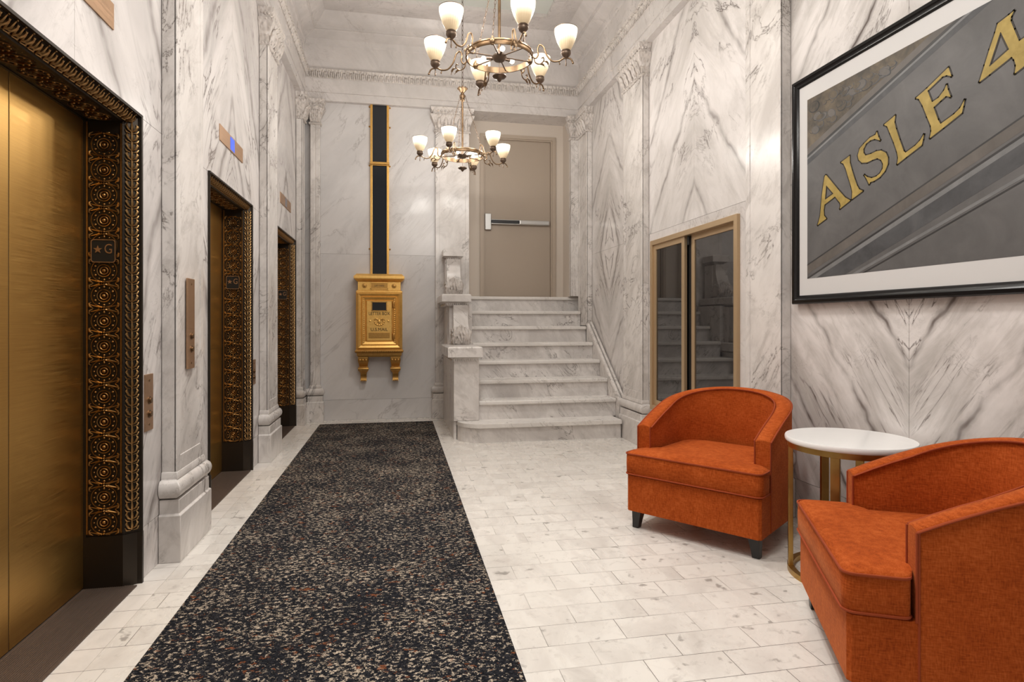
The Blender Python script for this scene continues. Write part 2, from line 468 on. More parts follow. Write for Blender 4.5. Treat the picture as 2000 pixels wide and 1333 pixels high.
wb = MB()
panel(wb, YB, XL, .60, 0, .25, -9, 2.05, 11, 'y', inward=-1)
panel(wb, YB, XL, .60, .25, 2.05, -.22-9, 2.05, 12, 'y', inward=-1)
panel(wb, YB, XL, .60, 2.05, ZA+.02, -.22-9, 9, 13, 'y', inward=-1)
wb.m = 1; wb.box(XL-.1, .60, YB+.003, YB+.35, 0, 5.1); wb.box(.60, .896, YB, 8.0, 0, 5.1)
wb.m = 2
wb.box(.60, 1.083, 7.95, 8.2, 0, 5.1); wb.box(2.122, XR+.2, 7.95, 8.2, 0, 5.1); wb.box(1.083, 2.122, 7.95, 8.2, 3.727, 5.1)
wb.box(1.083, 2.122, 8.02, 8.2, 0, 3.73)
wb.box(.60, .8965, 7.651, 7.96, 1.546, ZA)
wb.box(2.235, XR+.003, 7.66, 7.96, 1.546, ZA)
struct(wb.build('wall_back', [m_back, m_joint, m_wallpaint]))

# ---- window surround slab (marble) on the right wall
b = MB(); x0, x1 = XR-.004, XR+.02
for q in ((3.812, 3.90, .0, 2.058), (5.398, 5.457, .0, 2.058)): b.box(x0, x1, *q)
b.box(x0, x1, 3.90, 5.398, 1.983, 2.058); b.box(x0, x1, 3.90, 5.398, 0, .372)
struct(b.build('trim_2', m_trim, bevel=.002))

# ---- entablature: one moulding carried round left, back and right walls
prof = [(-.10,3.905),(.0,3.905),(.0,4.0),(.012,4.003),(.012,4.165),(.022,4.17)]
prof2 = [(.0,4.272),(.0,4.575),(.012,4.585),(.02,4.648),(.116,4.70),(.125,4.712),(.143,4.716),(.143,4.752),(.16,4.762),(.20,4.80),(.249,4.862),(.262,4.88),(.57,4.882),(.57,4.93)]
def ring_path(d): return [(PL+d, YF), (PL+d, YP-d), (PR-d, YP-d), (PR-d, YF)]
def sweep_trim(prof, name, mat):
    mb = MB(); n = len(prof)
    rows = [[(*ring_path(d)[k], z) for d, z in prof] for k in range(4)]
    mb.add([p for r in rows for p in r], [(i*n+j, i*n+j+1, (i+1)*n+j+1, (i+1)*n+j) for i in range(3) for j in range(n-1)])
    o = mb.build(name, mat, smooth=35, fix=False); struct(o)
    return o
sweep_trim(prof, 'trim_3', m_trim)
sweep_trim(prof2, 'trim_4', m_trim)
# carved leaf band between architrave and frieze: real leaves on a cove
lb = MB(); cove = [(.022,4.168),(.030,4.19),(.045,4.225),(.062,4.255),(.062,4.268),(.0,4.274)]
n = len(cove); rows = [[(*ring_path(d)[k], z) for d, z in cove] for k in range(4)]
lb.add([p for r in rows for p in r], [(i*n+j, i*n+j+1, (i+1)*n+j+1, (i+1)*n+j) for i in range(3) for j in range(n-1)])
def band_leaf(mb, o, t, nrm, w, rng):
    o = Vector(o); t = Vector(t); nrm = Vector(nrm)
    for k in (-1, 0, 1):
        base = o + t*w*.27*k
        tip = base + t*w*.12*k + nrm*(.022+.006*rng) + Vector((0,0,.078-.018*abs(k)))
        mid = base + t*w*.1*k + nrm*.016 + Vector((0,0,.045))
        mb.tube([base, mid, tip, tip + nrm*.014 - Vector((0,0,.012))], [.004, w*.17, w*.13, .003], 6)
for (a, c, t, nr) in (((PL+.03, 1.0), (PL+.03, YP-.03), (0,1,0), (1,0,0)), ((PL+.03, YP-.03), (PR-.03, YP-.03), (1,0,0), (0,-1,0)), ((PR-.03, YP-.03), (PR-.03, 1.0), (0,-1,0), (-1,0,0))):
    L = (Vector(c)-Vector(a)).length; k = int(L/.072)
    for i in range(k):
        f = (i+.5)/k; band_leaf(lb, (a[0]+(c[0]-a[0])*f, a[1]+(c[1]-a[1])*f, 4.172), t, nr, L/k, random.random())
struct(lb.build('trim_5', m_carve, smooth=60, fix=False))
b = MB(); b.box(XL-.2, XR+.3, YF, 8.2, 4.925, 5.1); struct(b.build('ceiling', m_ceil))
# architrave soffit over the stair opening
b = MB(); b.box(.86, PR+.07, YP-.0005, 7.96, ZA-.002, ZA+.3); struct(b.build('trim_6', m_trim))

# ------------------------------------------------------------------ pilasters
def rect_ring(hw, d, z, back=-.0675): return [(-hw, back, z), (hw, back, z), (hw, d, z), (-hw, d, z)]
def pilaster(loc, rz, hw, label, zb=0, base=True, into=None):
    """local x along the wall, +y out from the wall; y = 0 is the face of the shaft"""
    t = into or thing('pilaster', label, 'pilaster', loc, rz, 'marble pilasters round the lobby')
    made = []
    s = MB(); s.box(-hw, hw, -.0675, 0, zb+(.44 if base else 0), 3.64)
    pw = hw-.05
    for q in ((-hw+.0, -pw), (pw, hw)): s.box(q[0], q[1], -.01, .004, zb+(.44 if base else 0), 3.64)
    s.box(-pw, pw, -.01, .004, zb+(.44 if base else 0), zb+(.52 if base else .05))
    made.append(s.build('shaft', m_pil, t, bevel=.003))
    if base:
        s = MB(); e = .045
        s.loft([rect_ring(hw+e, e-.01, 0), rect_ring(hw+e, e-.01, .235), rect_ring(hw+e-.012, e-.02, .242), rect_ring(hw+e-.012, e-.02, .312)])
        R = []
        for k in range(9):
            a = -pi/2 + pi*k/8; R.append(rect_ring(hw+.022+.03*cos(a), .0+.034*cos(a)+.002, .362+.045*sin(a)))
        R += [rect_ring(hw+.012, .012, .408), rect_ring(hw+.012, .012, .425), rect_ring(hw+.004, .005, .445)]
        s.loft(R)
        made.append(s.build('base', m_pil, t, smooth=40, bevel=.003))
    s = MB()
    P = [(.0,3.60),(.012,3.605),(.016,3.622),(.006,3.632),(.006,3.69),(.02,3.70),(.028,3.73),(.05,3.775),(.062,3.80),(.062,3.815),(.03,3.82),(.03,3.845),(.058,3.875),(.062,ZA)]
    s.loft([rect_ring(hw+d, d, z) for d, z in P])
    for z, d, r, k in ((3.618, .016, .010, 16), (3.805, .058, .012, 14), (3.862, .045, .017, 11)):
        for i in range(k):
            x = -(hw+d) + (i+.5)*2*(hw+d)/k; s.ball((x, d, z), (r*.9, r*.8, r), 6, 4)
        for sx in (-1, 1):
            for i in range(2): s.ball((sx*(hw+d-.001), max(-.04, d-.03-.03*i), z), (r*.8, r*.9, r), 6, 4)
    for i in range(5):
        x = -hw + (i+.5)*2*hw/5
        s.tube([(x, .008, 3.635), (x, .02, 3.67), (x, .045, 3.74), (x, .075, 3.765)], [.012, .026, .024, .006], 6)
    made.append(s.build('capital', m_carve, t, smooth=50))
    if into:      # second face of a corner pilaster: placed in the first one's frame
        M = Matrix.Translation(into.location) @ Matrix.Rotation(into.rotation_euler.z, 4, 'Z')
        N = M.inverted() @ Matrix.Translation(loc) @ Matrix.Rotation(rz, 4, 'Z')
        for o in made: o.data.transform(N)
    return t
pilaster((PL, 3.51, 0), -pi/2, .21, 'marble pilaster with moulded base between the near and middle lifts')
pilaster((PL, 5.69, 0), -pi/2, .21, 'marble pilaster with moulded base between the middle and far lifts')
pilaster((PR, 3.53, 0), pi/2, .19, 'tall flat marble pilaster between the framed picture and the sliding window')
pilaster((PR, 5.73, 0), pi/2, .25, 'marble pilaster with rounded base beside the foot of the stairs')
cp = pilaster((PL, 7.482, 0), -pi/2, .10, 'folded marble corner pilaster left of the letter box, beside the far lift')
pilaster((-.978, YP, 0), pi, .055, '', into=cp)
pilaster((.684, YP, 0), pi, .212, 'marble pilaster between the letter box wall and the stair opening')
cp = pilaster((PR, 7.395, 0), pi/2, .185, 'folded marble corner pilaster right of the stair door, at the top of the stairs', zb=1.165, base=False)
pilaster((2.288, YP, 0), pi, .05, '', zb=1.55, base=False, into=cp)

# ------------------------------------------------------------------ lifts
def rosette(mb, T):
    mb.M = T
    for pr in ([(.0,.011),(.005,.010),(.0085,.004),(.009,-.002)], [(.012,-.002),(.0135,.006),(.0165,.0075),(.019,.005),(.0195,-.002)], [(.024,-.002),(.0255,.006),(.0285,.007),(.0305,-.002)], [(.0495,-.002),(.051,.005),(.0535,.005),(.055,-.002)]):
        rings = [[(max(r,1e-5)*cos(2*pi*k/22), max(r,1e-5)*sin(2*pi*k/22), h) for k in range(22)] for r, h in pr]
        mb.loft(rings, cap1=False, cap0=(pr[0][0] == 0))
    for k in range(12):
        a = 2*pi*k/12; mb.ball((.0405*cos(a), .0405*sin(a), .001), (.0062 if k % 2 else .0042), 6, 4)
    for sgn in (-1, 1):
        for k in (-2, -1, 0, 1, 2):
            a = pi/2 + k*.42
            mb.tube([(.012*k, sgn*.057, .002), (.012*k+.012*cos(a), sgn*(.052+.0), .006), (.035*k*.9, sgn*(.047-.004*abs(k)+.0), .003)], [.002, .004, .002], 5)
        for sx in (-1, 1):
            mb.tube([(sx*.045, sgn*.056, .002), (sx*.058, sgn*.047, .006), (sx*.060, sgn*.034, .005), (sx*.054, sgn*.030, .002)], [.002,.0045,.004,.002], 5)
    mb.M = None

def border_leaf(mb, T, h):
    mb.M = T @ Matrix.Diagonal((1.18,.98,1.1,1))
    mb.tube([(0,-.022,.002),(0,0,.009),(0,.026,.004)], [.003,.006,.002], 5)
    for sx in (-1,1):
        mb.tube([(0,-.018,.003),(sx*.012,-.008,.009),(sx*.019,.010,.007),(sx*.015,.020,.003)], [.002,.005,.005,.002], 5)
        mb.tube([(sx*.004,-.024,.002),(sx*.018,-.020,.006),(sx*.023,-.008,.003)], [.002,.004,.002], 5)
    mb.ball((0,.030,.004), .004, 5, 3)
    mb.M = None

HW = .525; ZT = 2.113
def make_lift():
    root = thing('elevator_doorway', '', 'elevator doorway', (XL, EL[0], 0), 0, 'lift doorways along the left wall')
    for sy in (-1, 1):
        m = MB(); y0, y1 = (0.0025, HW-.002) if sy > 0 else (-HW+.002, -.0025)
        m.box(-.25, -.212, y0, y1, .010, ZT+.01); m.build('door_panel', m_brass_door, root, bevel=.002)
    # frame: profile (x, offset outwards) carried up, across and down
    pr = [(-.262,-.004),(-.20,-.004),(-.20,0),(-.054,0),(-.050,.004),(-.046,.006),(-.004,.034),(.012,.036),(.014,.046),(-.03,.047)]
    f = MB(); n = len(pr)
    path = lambda o: [(-(HW+o), .0), (-(HW+o), ZT+o), (HW+o, ZT+o), (HW+o, .0)]
    rows = [[(x, *path(o)[k]) for x, o in pr] for k in range(4)]
    f.add([p for r in rows for p in r], [(i*n+j, i*n+j+1, (i+1)*n+j+1, (i+1)*n+j) for i in range(3) for j in range(n-1)])
    for sy in (-1, 1):   # plain base blocks and their ledges
        q = [(-.205,sy*(HW-.006)),(-.05,sy*(HW-.006)),(-.004,sy*(HW+.028)),(.016,sy*(HW+.03)),(.016,sy*(HW+.046)),(-.205,sy*(HW+.046))]
        f.prism(q, 0.0, .238)
    f.build('frame', m_dkbronze, root, fix=True)
    g = MB(); g.box(-.26, -.214, -.002, .002, .01, ZT); g.build('door_gap', m_black, root)
    for sy in (-1, 1):
        o = MB()
        for k in range(16):
            z = .30 + k*.1135
            rosette(o, frame_M((-.127, sy*(HW-.001), z), (1,0,0) if sy > 0 else (-1,0,0), (0,0,1)))
        for x in (-.196, -.058): o.box(x-.003, x+.003, *( (HW-.006, HW) if sy > 0 else (-HW, -HW+.006)), .25, ZT-.01)
        o.build('jamb_ornament', m_orn, root, smooth=60)
    o = MB()
    for k in range(9): rosette(o, frame_M((-.127, -.454+k*.1135, ZT-.001), (0,1,0), (1,0,0)) @ Matrix.Rotation(pi,4,'X'))
    o.build('lintel_ornament', m_orn, root, smooth=60)
    o = MB(); nv = Vector((.55, 0, 0))
    for sy in (-1, 1):
        nrm = Vector((.56, -sy*.83, 0)); right = Vector((.83*1, sy*.56, 0))
        if sy < 0: right = -right
        for k in range(43):
            o_ = Vector((-.024, sy*(HW+.020), .275+k*.0432))
            M = Matrix((right, Vector((0,0,1)), right.cross(Vector((0,0,1))))).transposed().to_4x4(); M.translation = o_
            border_leaf(o, M, 1)
    for k in range(25):
        o_ = Vector((-.024, -.515+k*.0432, ZT+.020))
        right = Vector((0,1,0)); up = Vector((.80,0,.60)); nz = Vector((.60,0,-.80))
        M = Matrix((right, up, right.cross(up))).transposed().to_4x4()
        if (right.cross(up)).dot(nz) < 0: M = Matrix((-right, up, (-right).cross(up))).transposed().to_4x4()
        M.translation = o_; border_leaf(o, M, 1)
    o.build('leaf_border', m_ornleaf, root, smooth=60)
    s = MB(); s.box(-.262, .006, -HW-.0, HW+.0, -.02, .006)
    for k in range(24): s.box(-.20+k*.0082, -.1965+k*.0082, -HW, HW, .006, .0075)
    s.build('sill', m_sill, root)
    for sy in (-1, 1):
        yq = sy*(HW-.012); M = frame_M((-.127, yq, 1.523), (1,0,0) if sy > 0 else (-1,0,0), (0,0,1))
        s = MB(); s.M = M
        def rr(w, h, r, k=5):
            return [(sx*(w-r)+r*cos(a0+pi/2*i/k), sz*(h-r)+r*sin(a0+pi/2*i/k)) for sx, sz, a0 in ((1,1,0),(-1,1,pi/2),(-1,-1,pi),(1,-1,3*pi/2)) for i in range(k+1)]
        s.prism(rr(.050,.052,.012), -.006, .0)
        sg = s.build('floor_sign', m_black, root)
        s = MB(); s.M = M
        s.prism(rr(.050,.052,.012), -.004, .0025, holes=[rr(.0465,.0485,.010)])
        st = [((.019 if k % 2 == 0 else .0078)*cos(pi/2+k*pi/5) - .022, (.019 if k % 2 == 0 else .0078)*sin(pi/2+k*pi/5)+.006) for k in range(10)]
        s.prism(st, -.001, .002)
        s.build('star_and_border', m_plate, sg)
        text_mesh('G', .062, m_plate, 'letter', sg, M @ Matrix.Translation((.021,.008,.001)), .001, .78)
    return root
lift = make_lift()
tag(lift, 'brass lift doorway nearest the viewer, in an ornate bronze frame', 'elevator doorway')
for yc, lab in ((EL[1], 'middle brass lift doorway, between the two left-wall pilasters'), (EL[2], 'farthest lift doorway, in bronze frame, next to the back corner')):
    c = copy_tree(lift); c.location = (XL, yc, 0); c['label'] = lab

def indicator(yc, label, mat):
    t = thing('floor_indicator', label, 'lift indicator', (XL, yc, 2.48), 0, 'bronze indicator plates above the lifts')
    s = MB(); s.box(-.005, .006, -.302, .302, -.055, .055); s.build('plate', m_plate, t, bevel=.002)
    if mat:
        s = MB(); s.box(.004, .0075, -.052, .058, -.045, .045); s.build('display', mat, t)
indicator(EL[0], 'bronze indicator plate over the nearest lift, cut by the top edge', None)
indicator(4.605, 'bronze indicator plate with blue display over the middle lift', m_display)
indicator(6.72, 'small bronze indicator plate with unlit display over the farthest lift', m_display_off)

def call_plate(x, y0, y1, z0, z1, label, buttons):
    zc, yc = (z0+z1)/2, (y0+y1)/2
    t = thing('call_plate', label, 'lift call plate', (x, yc, zc), 0, 'bronze call plates beside the lifts')
    h, w = (z1-z0)/2, (y1-y0)/2
    s = MB(); s.box(-.005, .006, -w, w, -h, h); s.build('plate', m_plate, t, bevel=.002)
    for z in buttons:
        s = MB(); s.lathe([(.019,0),(.019,.003),(.013,.004),(.013,.011),(.0,.013)], 16, (.006, 0, z-zc), 'x'); s.build('button', m_antique, t, smooth=40)
    for z in (z0+.03, z1-.03):
        s = MB(); s.lathe([(.006,0),(.006,.002),(0,.003)], 10, (.006, 0, z-zc), 'x'); s.build('screw', m_antique, t, smooth=40)
call_plate(XL, 3.091, 3.187, .685, .955, 'short bronze call plate beside the nearest lift, left of its pilaster', (.83, .765))
call_plate(PL+.0105, 3.425, 3.53, .955, 1.437, 'tall bronze call plate on the face of the nearest pilaster', (1.13, 1.06))
call_plate(XL, 5.205, 5.33, .69, .895, 'small bronze call plate beside the middle lift', (.80, .75))

# ------------------------------------------------------------------ carpet
b = MB(); b.box(-.891, .421, YF+.6, 7.30, .0005, .013)
tag(b.build('carpet_runner', m_carpet, bevel=.004), 'long dark runner with beige and rust flecks on the marble floor', 'carpet runner')

# ------------------------------------------------------------------ staircase
RI, TR, Y0 = .193, .26, 5.885
ST = thing('staircase', 'white veined marble staircase of eight steps rising to the grey door', 'staircase', (1.5, Y0, 0))
LX, RX = .60, 2.325
def P(m): m.M = Matrix.Translation((-1.5, -Y0, 0))
for k in range(8):
    yn = Y0 + k*TR; z = (k+1)*RI
    right = 2.288 if k == 0 else RX if k < 6 else 2.332 if k == 6 else 2.406
    left = .828 if k < 4 else .859 if k < 6 else .899
    if k == 7: y_end = 7.945
    else: y_end = yn + TR + .06
    s = MB(); P(s); t_ = .042
    if k == 0:
        ctr = (LX+.27, yn+.27); arc = [(ctr[0]-.27*cos(a)*1.0, ctr[1]-.27*sin(a)) for a in [pi/2*i/10 for i in range(11)]]
        poly = arc + [(right, yn), (right, y_end), (arc[0][0], y_end)]
        s.prism(poly, z-t_, z)
    else:
        if k == 6: s.prism([(.859, yn), (right, yn), (right, y_end), (.899, y_end), (.899, 7.53), (.859, 7.53)], z-t_, z)
        else: s.box(left, right, yn, y_end, z-t_, z)
    s.build('tread', m_tread, ST, bevel=.012, bseg=3)
    s = MB(); P(s)
    if k == 0:
        ctr = (LX+.27, yn+.27); arc = [(ctr[0]-.266*cos(a), ctr[1]-.235*sin(a)) for a in [pi/2*i/10 for i in range(11)]]
        s.prism(arc + [(right, yn+.035), (right, yn+.10), (arc[0][0]+.05, yn+.3)], 0, z-t_)
    else:
        s.box(.859 if k == 6 else left, right, yn+.03, yn+.08, k*RI-.002, z-t_)
    s.build('riser', m_step, ST)
s = MB(); P(s)
s.prism([(5.97,0),(5.97,.12)] + [q for k in range(7) for q in ((Y0+k*TR+.07, (k+1)*RI-.05), (Y0+(k+1)*TR+.07, (k+1)*RI-.05))] + [(7.93,1.45),(7.93,0)], .95, 2.22, 'x')
s.build('core', m_tread, ST)
s = MB(); P(s)    # wall string on the right with its sloping moulding
zt = lambda y: RI + .10 + (y-5.99)*RI/TR; YS = 6.07
s.prism([(YS, 0), (7.2, 0), (7.2, zt(7.2)), (YS, zt(YS))], 2.327, XR-.003, 'x')
s.tube([(2.35, YS, zt(YS)), (2.35, 7.18, zt(7.18))], .022, 10)
s.tube([(2.385, YS, zt(YS)+.03), (2.385, 7.18, zt(7.18)+.03)], .016, 8)
s.build('wall_string', m_pil, ST, smooth=50)

# stepped balustrade: newel, two capped blocks, two scroll consoles
BA = thing('stair_balustrade', 'carved marble stair balustrade stepping up in blocks with leaf scrolls', 'balustrade', (.70, 6.1, 0))
def Pb(m): m.M = Matrix.Translation((-.70, -6.1, 0)); return m
s = Pb(MB()); s.box(.569, .598, 6.16, 7.53, 0, .90); s.build('side_panel', m_pil, BA)
s = Pb(MB()); s.box(.567, .826, 6.12, 6.42, RI+.0015, .83); s.box(.5995, .826, 6.42, 7.53, .2, .83); s.build('newel', m_pil, BA, bevel=.004)
def cap_block(x0, x1, y0, y1, zt, h=.105, bed=.055):
    s = Pb(MB()); rr = lambda e, z: [(x0+e, y0+e, z), (x1-e, y0+e, z), (x1-e, y1, z), (x0+e, y1, z)]
    s.loft([rr(.068, zt-h-bed), rr(.06, zt-h-bed+.012), rr(.045, zt-h-.02), rr(.02, zt-h-.004), rr(.0, zt-h), rr(0, zt-.012), rr(.012, zt)])
    n_ = int((x1-x0-.1)/.022)
    for i in range(n_): s.ball((x0+.055+(i+.5)*(x1-x0-.11)/n_, y0+.05, zt-h-.03), (.009,.010,.016), 6, 4)
    n_ = int((y1-y0-.1)/.025)
    for i in range(n_): s.ball((x0+.05, y0+.06+(i+.5)*(y1-y0-.1)/n_, zt-h-.03), (.010,.009,.016), 6, 4)
    return s.build('cap', m_pil, BA, smooth=40)
cap_block(.502, .856, 6.06, 7.0, .955)
s = Pb(MB()); s.box(.575, .857, 6.97, 7.53, .83, 1.42); s.build('block', m_pil, BA)
s = Pb(MB()); s.box(.582, .80, 6.86, 7.50, .95, 1.40); s.build('block', m_pil, BA, bevel=.003)
cap_block(.490, .822, 6.74, 7.53, 1.525, .085, .05)
def console(x0, x1, yb, z0, z1):
    """S-scroll bracket: yb = plane it stands against, leaf volute swelling at the foot"""
    w = (x1-x0)/2; xc = (x0+x1)/2; s = Pb(MB()); n_ = 22; H = z1-z0
    fr = []
    for i in range(n_+1):
        u = i/n_; z = z0 + H*u
        if u < .45: d = .13 + .12*sqrt(max(0, 1-((u-.20)/.30)**2)) if abs(u-.20) < .30 else .13
        else: d = .13 + .12*sqrt(max(0, 1-((.45-.20)/.30)**2))*(1-((u-.45)/.55))**2
        if u > .8: d = max(d, .13+.03*(u-.8)/.2)
        hw_ = w*(.84 + .16*max(0, 1-abs(u-.2)/.32))
        fr.append((z, d, hw_))
    s.loft([[(xc-h_, yb, z), (xc+h_, yb, z), (xc+h_, yb-d, z), (xc-h_, yb-d, z)] for z, d, h_ in fr])
    o1 = s.build('console', m_pil, BA, smooth=50)
    s = Pb(MB())
    for k in range(7):      # acanthus leaf over the volute
        t_ = (k-3)/3; x = xc + t_*w*.85
        pts = []; rad = []
        for i in range(7):
            u = i/6; zz = z0 + H*(.50 - .12*abs(t_)) * (1-u) + .008
            v = (zz-z0)/H
            d = .13 + .12*sqrt(max(0, 1-((v-.20)/.30)**2)) if abs(v-.20) < .30 else .16
            pts.append((x + .012*sin(u*6+k), yb-d-.006, zz)); rad.append(.006+.014*sin(pi*min(1, u*1.1+.05)))
        s.tube(pts, rad, 6)
    for sx in (-1, 1):      # leaf frills at the flanks
        for k in range(6):
            a = k/5*pi*1.1 - .5
            s.ball((xc+sx*w*1.0, yb-.15-.075*cos(a), z0+H*.21+.075*sin(a)), (.012,.02,.02), 6, 4)
        for k in range(5): s.ball((xc+sx*(w*.98), yb-.06-.03*k, z0+.03), (.012,.016,.02), 6, 4)
    for k in range(16):
        s.ball((xc+random.uniform(-.9,.9)*w, yb-.245, z0+H*random.uniform(.06,.30)), (.013,.010,.016), 6, 4)
    s.build('acanthus_leaf', m_carve, o1, smooth=60)
console(.605, .800, 6.90, .955, 1.40)
s = Pb(MB()); s.box(.575, .76, 7.33, 7.53, 1.52, 1.97); s.build('block', m_pil, BA, bevel=.003)
console(.570, .765, 7.40, 1.525, 1.97)
cap_block(.545, .790, 7.26, 7.53, 2.10, .09, .045)

# ------------------------------------------------------------------ stair door
D = bpy.data.objects.new('door_1', None); C.objects.link(D); D.location = (1.594, 7.95, 1.545); struct(D)
def Pd(m): m.M = Matrix.Translation((-1.594, -7.95, -1.545)); return m
s = Pd(MB())
fp = [(0,-.0),(0,-.03),(.045,-.03),(.045,-.012),(.062,-.012),(.062,.05)]
x0, x1, zt_ = 1.083, 2.122, 3.73; n = len(fp)
pth = lambda o: [(x0+o, 1.545), (x0+o, zt_-o), (x1-o, zt_-o), (x1-o, 1.545)]
rows = [[(pth(o)[k][0], 7.95+y, pth(o)[k][1]) for o, y in fp] for k in range(4)]
s.add([p for r in rows for p in r], [(i*n+j, i*n+j+1, (i+1)*n+j+1, (i+1)*n+j) for i in range(3) for j in range(n-1)])
s.build('frame', m_framepaint, D)
s = Pd(MB()); s.box(1.147, 2.058, 7.968, 8.01, 1.553, 3.668); s.build('leaf', m_doorpaint, D, bevel=.002)
s = Pd(MB()); s.box(1.15, 1.235, 7.915, 7.968, 2.445, 2.665); latch = s.build('latch_case', m_chrome, D, bevel=.008)
s = Pd(MB()); s.box(1.235, 1.62, 7.90, 7.968, 2.535, 2.578); s.build('push_pad', m_rubber, latch, bevel=.006)
s = Pd(MB()); s.box(1.235, 2.03, 7.912, 7.968, 2.522, 2.588); s.box(1.62, 2.03, 7.898, 7.93, 2.528, 2.582); s.build('panic_bar', m_chrome, latch, bevel=.006)
s = Pd(MB()); s.box(1.145, 2.06, 7.955, 7.98, 1.545, 1.552); s.build('bottom_seal', m_black, D)

# ------------------------------------------------------------------ sliding window on the right wall
W = bpy.data.objects.new('window_1', None); C.objects.link(W); W.location = (XR, 4.65, .375); struct(W)
def Pw(m): m.M = Matrix.Translation((-XR, -4.65, -.375)); return m
def rect_frame(y0, y1, z0, z1, x0, x1, w, name, mat, par, wt=None):
    wt = wt or w
    s = Pw(MB()); s.box(x0, x1, y0, y0+w, z0, z1); s.box(x0, x1, y1-w, y1, z0, z1); s.box(x0, x1, y0+w, y1-w, z0, z0+wt); s.box(x0, x1, y0+w, y1-w, z1-wt, z1)
    return s.build(name, mat, par, bevel=.003)
rect_frame(3.90, 5.398, .375, 1.982, XR-.03, XR+.06, .045, 'frame', m_frame_al, W)
sa = rect_frame(4.735, 5.355, .42, 1.94, XR-.012, XR+.018, .05, 'fixed_sash', m_frame_al, W)
s = Pw(MB()); s.box(XR+.0, XR+.008, 4.785, 5.305, .47, 1.89); s.build('glass', m_winglass, sa)
sb = rect_frame(3.945, 4.665, .42, 1.94, XR+.018, XR+.045, .05, 'sliding_sash', m_frame_al, W)
s = Pw(MB()); s.box(XR+.028, XR+.036, 3.995, 4.615, .47, 1.89); s.build('glass', m_winglass, sb)
s = Pw(MB()); s.box(XR+.03, XR+.05, 4.665, 4.735, .42, 1.94); s.build('track_gap', m_black, W)
s = Pw(MB()); s.box(XR+.055, XR+.06, 3.93, 5.37, .40, 1.96); s.build('backing', m_black, W)
s = Pw(MB()); s.box(XR+.0, XR+.016, 4.675, 4.70, 1.86, 1.93); s.build('latch', m_black, W)

# ------------------------------------------------------------------ letter box and mail chute
bx = -.215; LB = thing('letter_box', 'ornate gilded wall letter box on two scroll feet, U.S. mail lettering', 'letter box', (bx, YB, .48))
def Pl(m): m.M = Matrix.Translation((0, 0, -.48)); return m       # local x from the centre, y from the wall
def lring(w, d, z): return [(-w, -.002, z), (w, -.002, z), (w, -d, z), (-w, -d, z)]
s = Pl(MB()); s.loft([lring(.255,.19,1.592), lring(.255,.19,1.70)]); s.loft([lring(.258,.193,1.70), lring(.285,.225,1.722), lring(.30,.24,1.735), lring(.30,.24,1.765), lring(.29,.232,1.772), lring(.27,.20,1.795)])
s.loft([lring(.275,.20,.878), lring(.275,.20,1.585), lring(.262,.19,1.596)])
body = s.build('body', m_gold, LB, bevel=.003)
s = Pl(MB()); s.loft([lring(.25,.175,.785), lring(.262,.19,.80), lring(.265,.195,.83), lring(.285,.215,.842), lring(.29,.22,.858), lring(.27,.20,.88)])
for k in range(34): s.box(-.262+k*.0159-.004, -.262+k*.0159+.004, -.200, -.19, .80, .832)
for k in range(26): s.ball((-.275+k*.022, -.218, .852), (.008,.008,.010), 6, 4)
s.build('lower_moulding', m_gold_dk, LB, smooth=40)
def pyramid_frame(mb, w0, h0, w1, h1, zc, y0, y1):
    A = [(-w0,y0,zc-h0),(w0,y0,zc-h0),(w0,y0,zc+h0),(-w0,y0,zc+h0)]; B = [(-w1,y1,zc-h1),(w1,y1,zc-h1),(w1,y1,zc+h1),(-w1,y1,zc+h1)]
    mb.add(A+B, [(k,(k+1)%4,(k+1)%4+4,k+4) for k in range(4)])
s = Pl(MB()); zc = 1.225
pyramid_frame(s, .272,.348,.245,.325,zc,-.20,-.222); pyramid_frame(s,.245,.325,.215,.295,zc,-.222,-.205); pyramid_frame(s,.215,.295,.20,.285,zc,-.205,-.22); pyramid_frame(s,.20,.285,.165,.25,zc,-.22,-.203)
for k in range(22):
    for sx in (-1,1): s.ball((sx*.182,-.214,zc-.26+k*.0248),(.009,.007,.010),6,4)
s.build('panel_frame', m_gold, LB)
s = Pl(MB()); s.box(-.148,.148,-.213,-.195,zc-.242,zc+.242); pyramid_frame(s,.165,.25,.148,.242,zc,-.203,-.216)
dr = s.build('door', m_gold, LB, bevel=.002)
s = Pl(MB()); s.box(-.082,.082,-.2155,-.20,1.352,1.448); s.build('window_slot', m_black, dr)
s = Pl(MB())
for q in ((-.092,.092,1.448,1.457),(-.092,.092,1.343,1.352),(-.092,-.082,1.343,1.457),(.082,.092,1.343,1.457)): s.box(q[0],q[1],-.221,-.20,q[2],q[3])
s.build('slot_rim', m_gold_dk, dr)
MT = lambda z, y=-.2135: frame_M((0, y, z-.48), (1,0,0), (0,0,1))
text_mesh('LETTER BOX', .054, m_dkbronze, 'lettering', dr, MT(1.311), .003, .82)
text_mesh('U.S.MAIL', .054, m_dkbronze, 'lettering', dr, MT(1.118), .003, 1.0)
s = Pl(MB())            # wreath emblem and two studs
for k in range(11):
    a = pi*.5 + (k-5)*.52; s.ball((.052*cos(a), -.215, 1.21-.04*sin(a)*1.0), (.014,.006,.012), 6, 4)
s.ball((0,-.216,1.215),(.022,.008,.026),8,5)
for sx in (-1,1):
    s.tube([(sx*.015,-.216,1.235),(sx*.04,-.219,1.25),(sx*.07,-.215,1.235)],[.008,.010,.003],6)
    s.lathe([(.013,0),(.013,.004),(.006,.007),(0,.008)],10,(sx*.108,-.213,1.222),'y')
s.build('emblem', m_gold, dr, smooth=50)
s = Pl(MB()); s.box(-.125,.125,-.217,-.20,1.015,1.082); s.build('notice_plate', m_gold_dk, dr, bevel=.002)
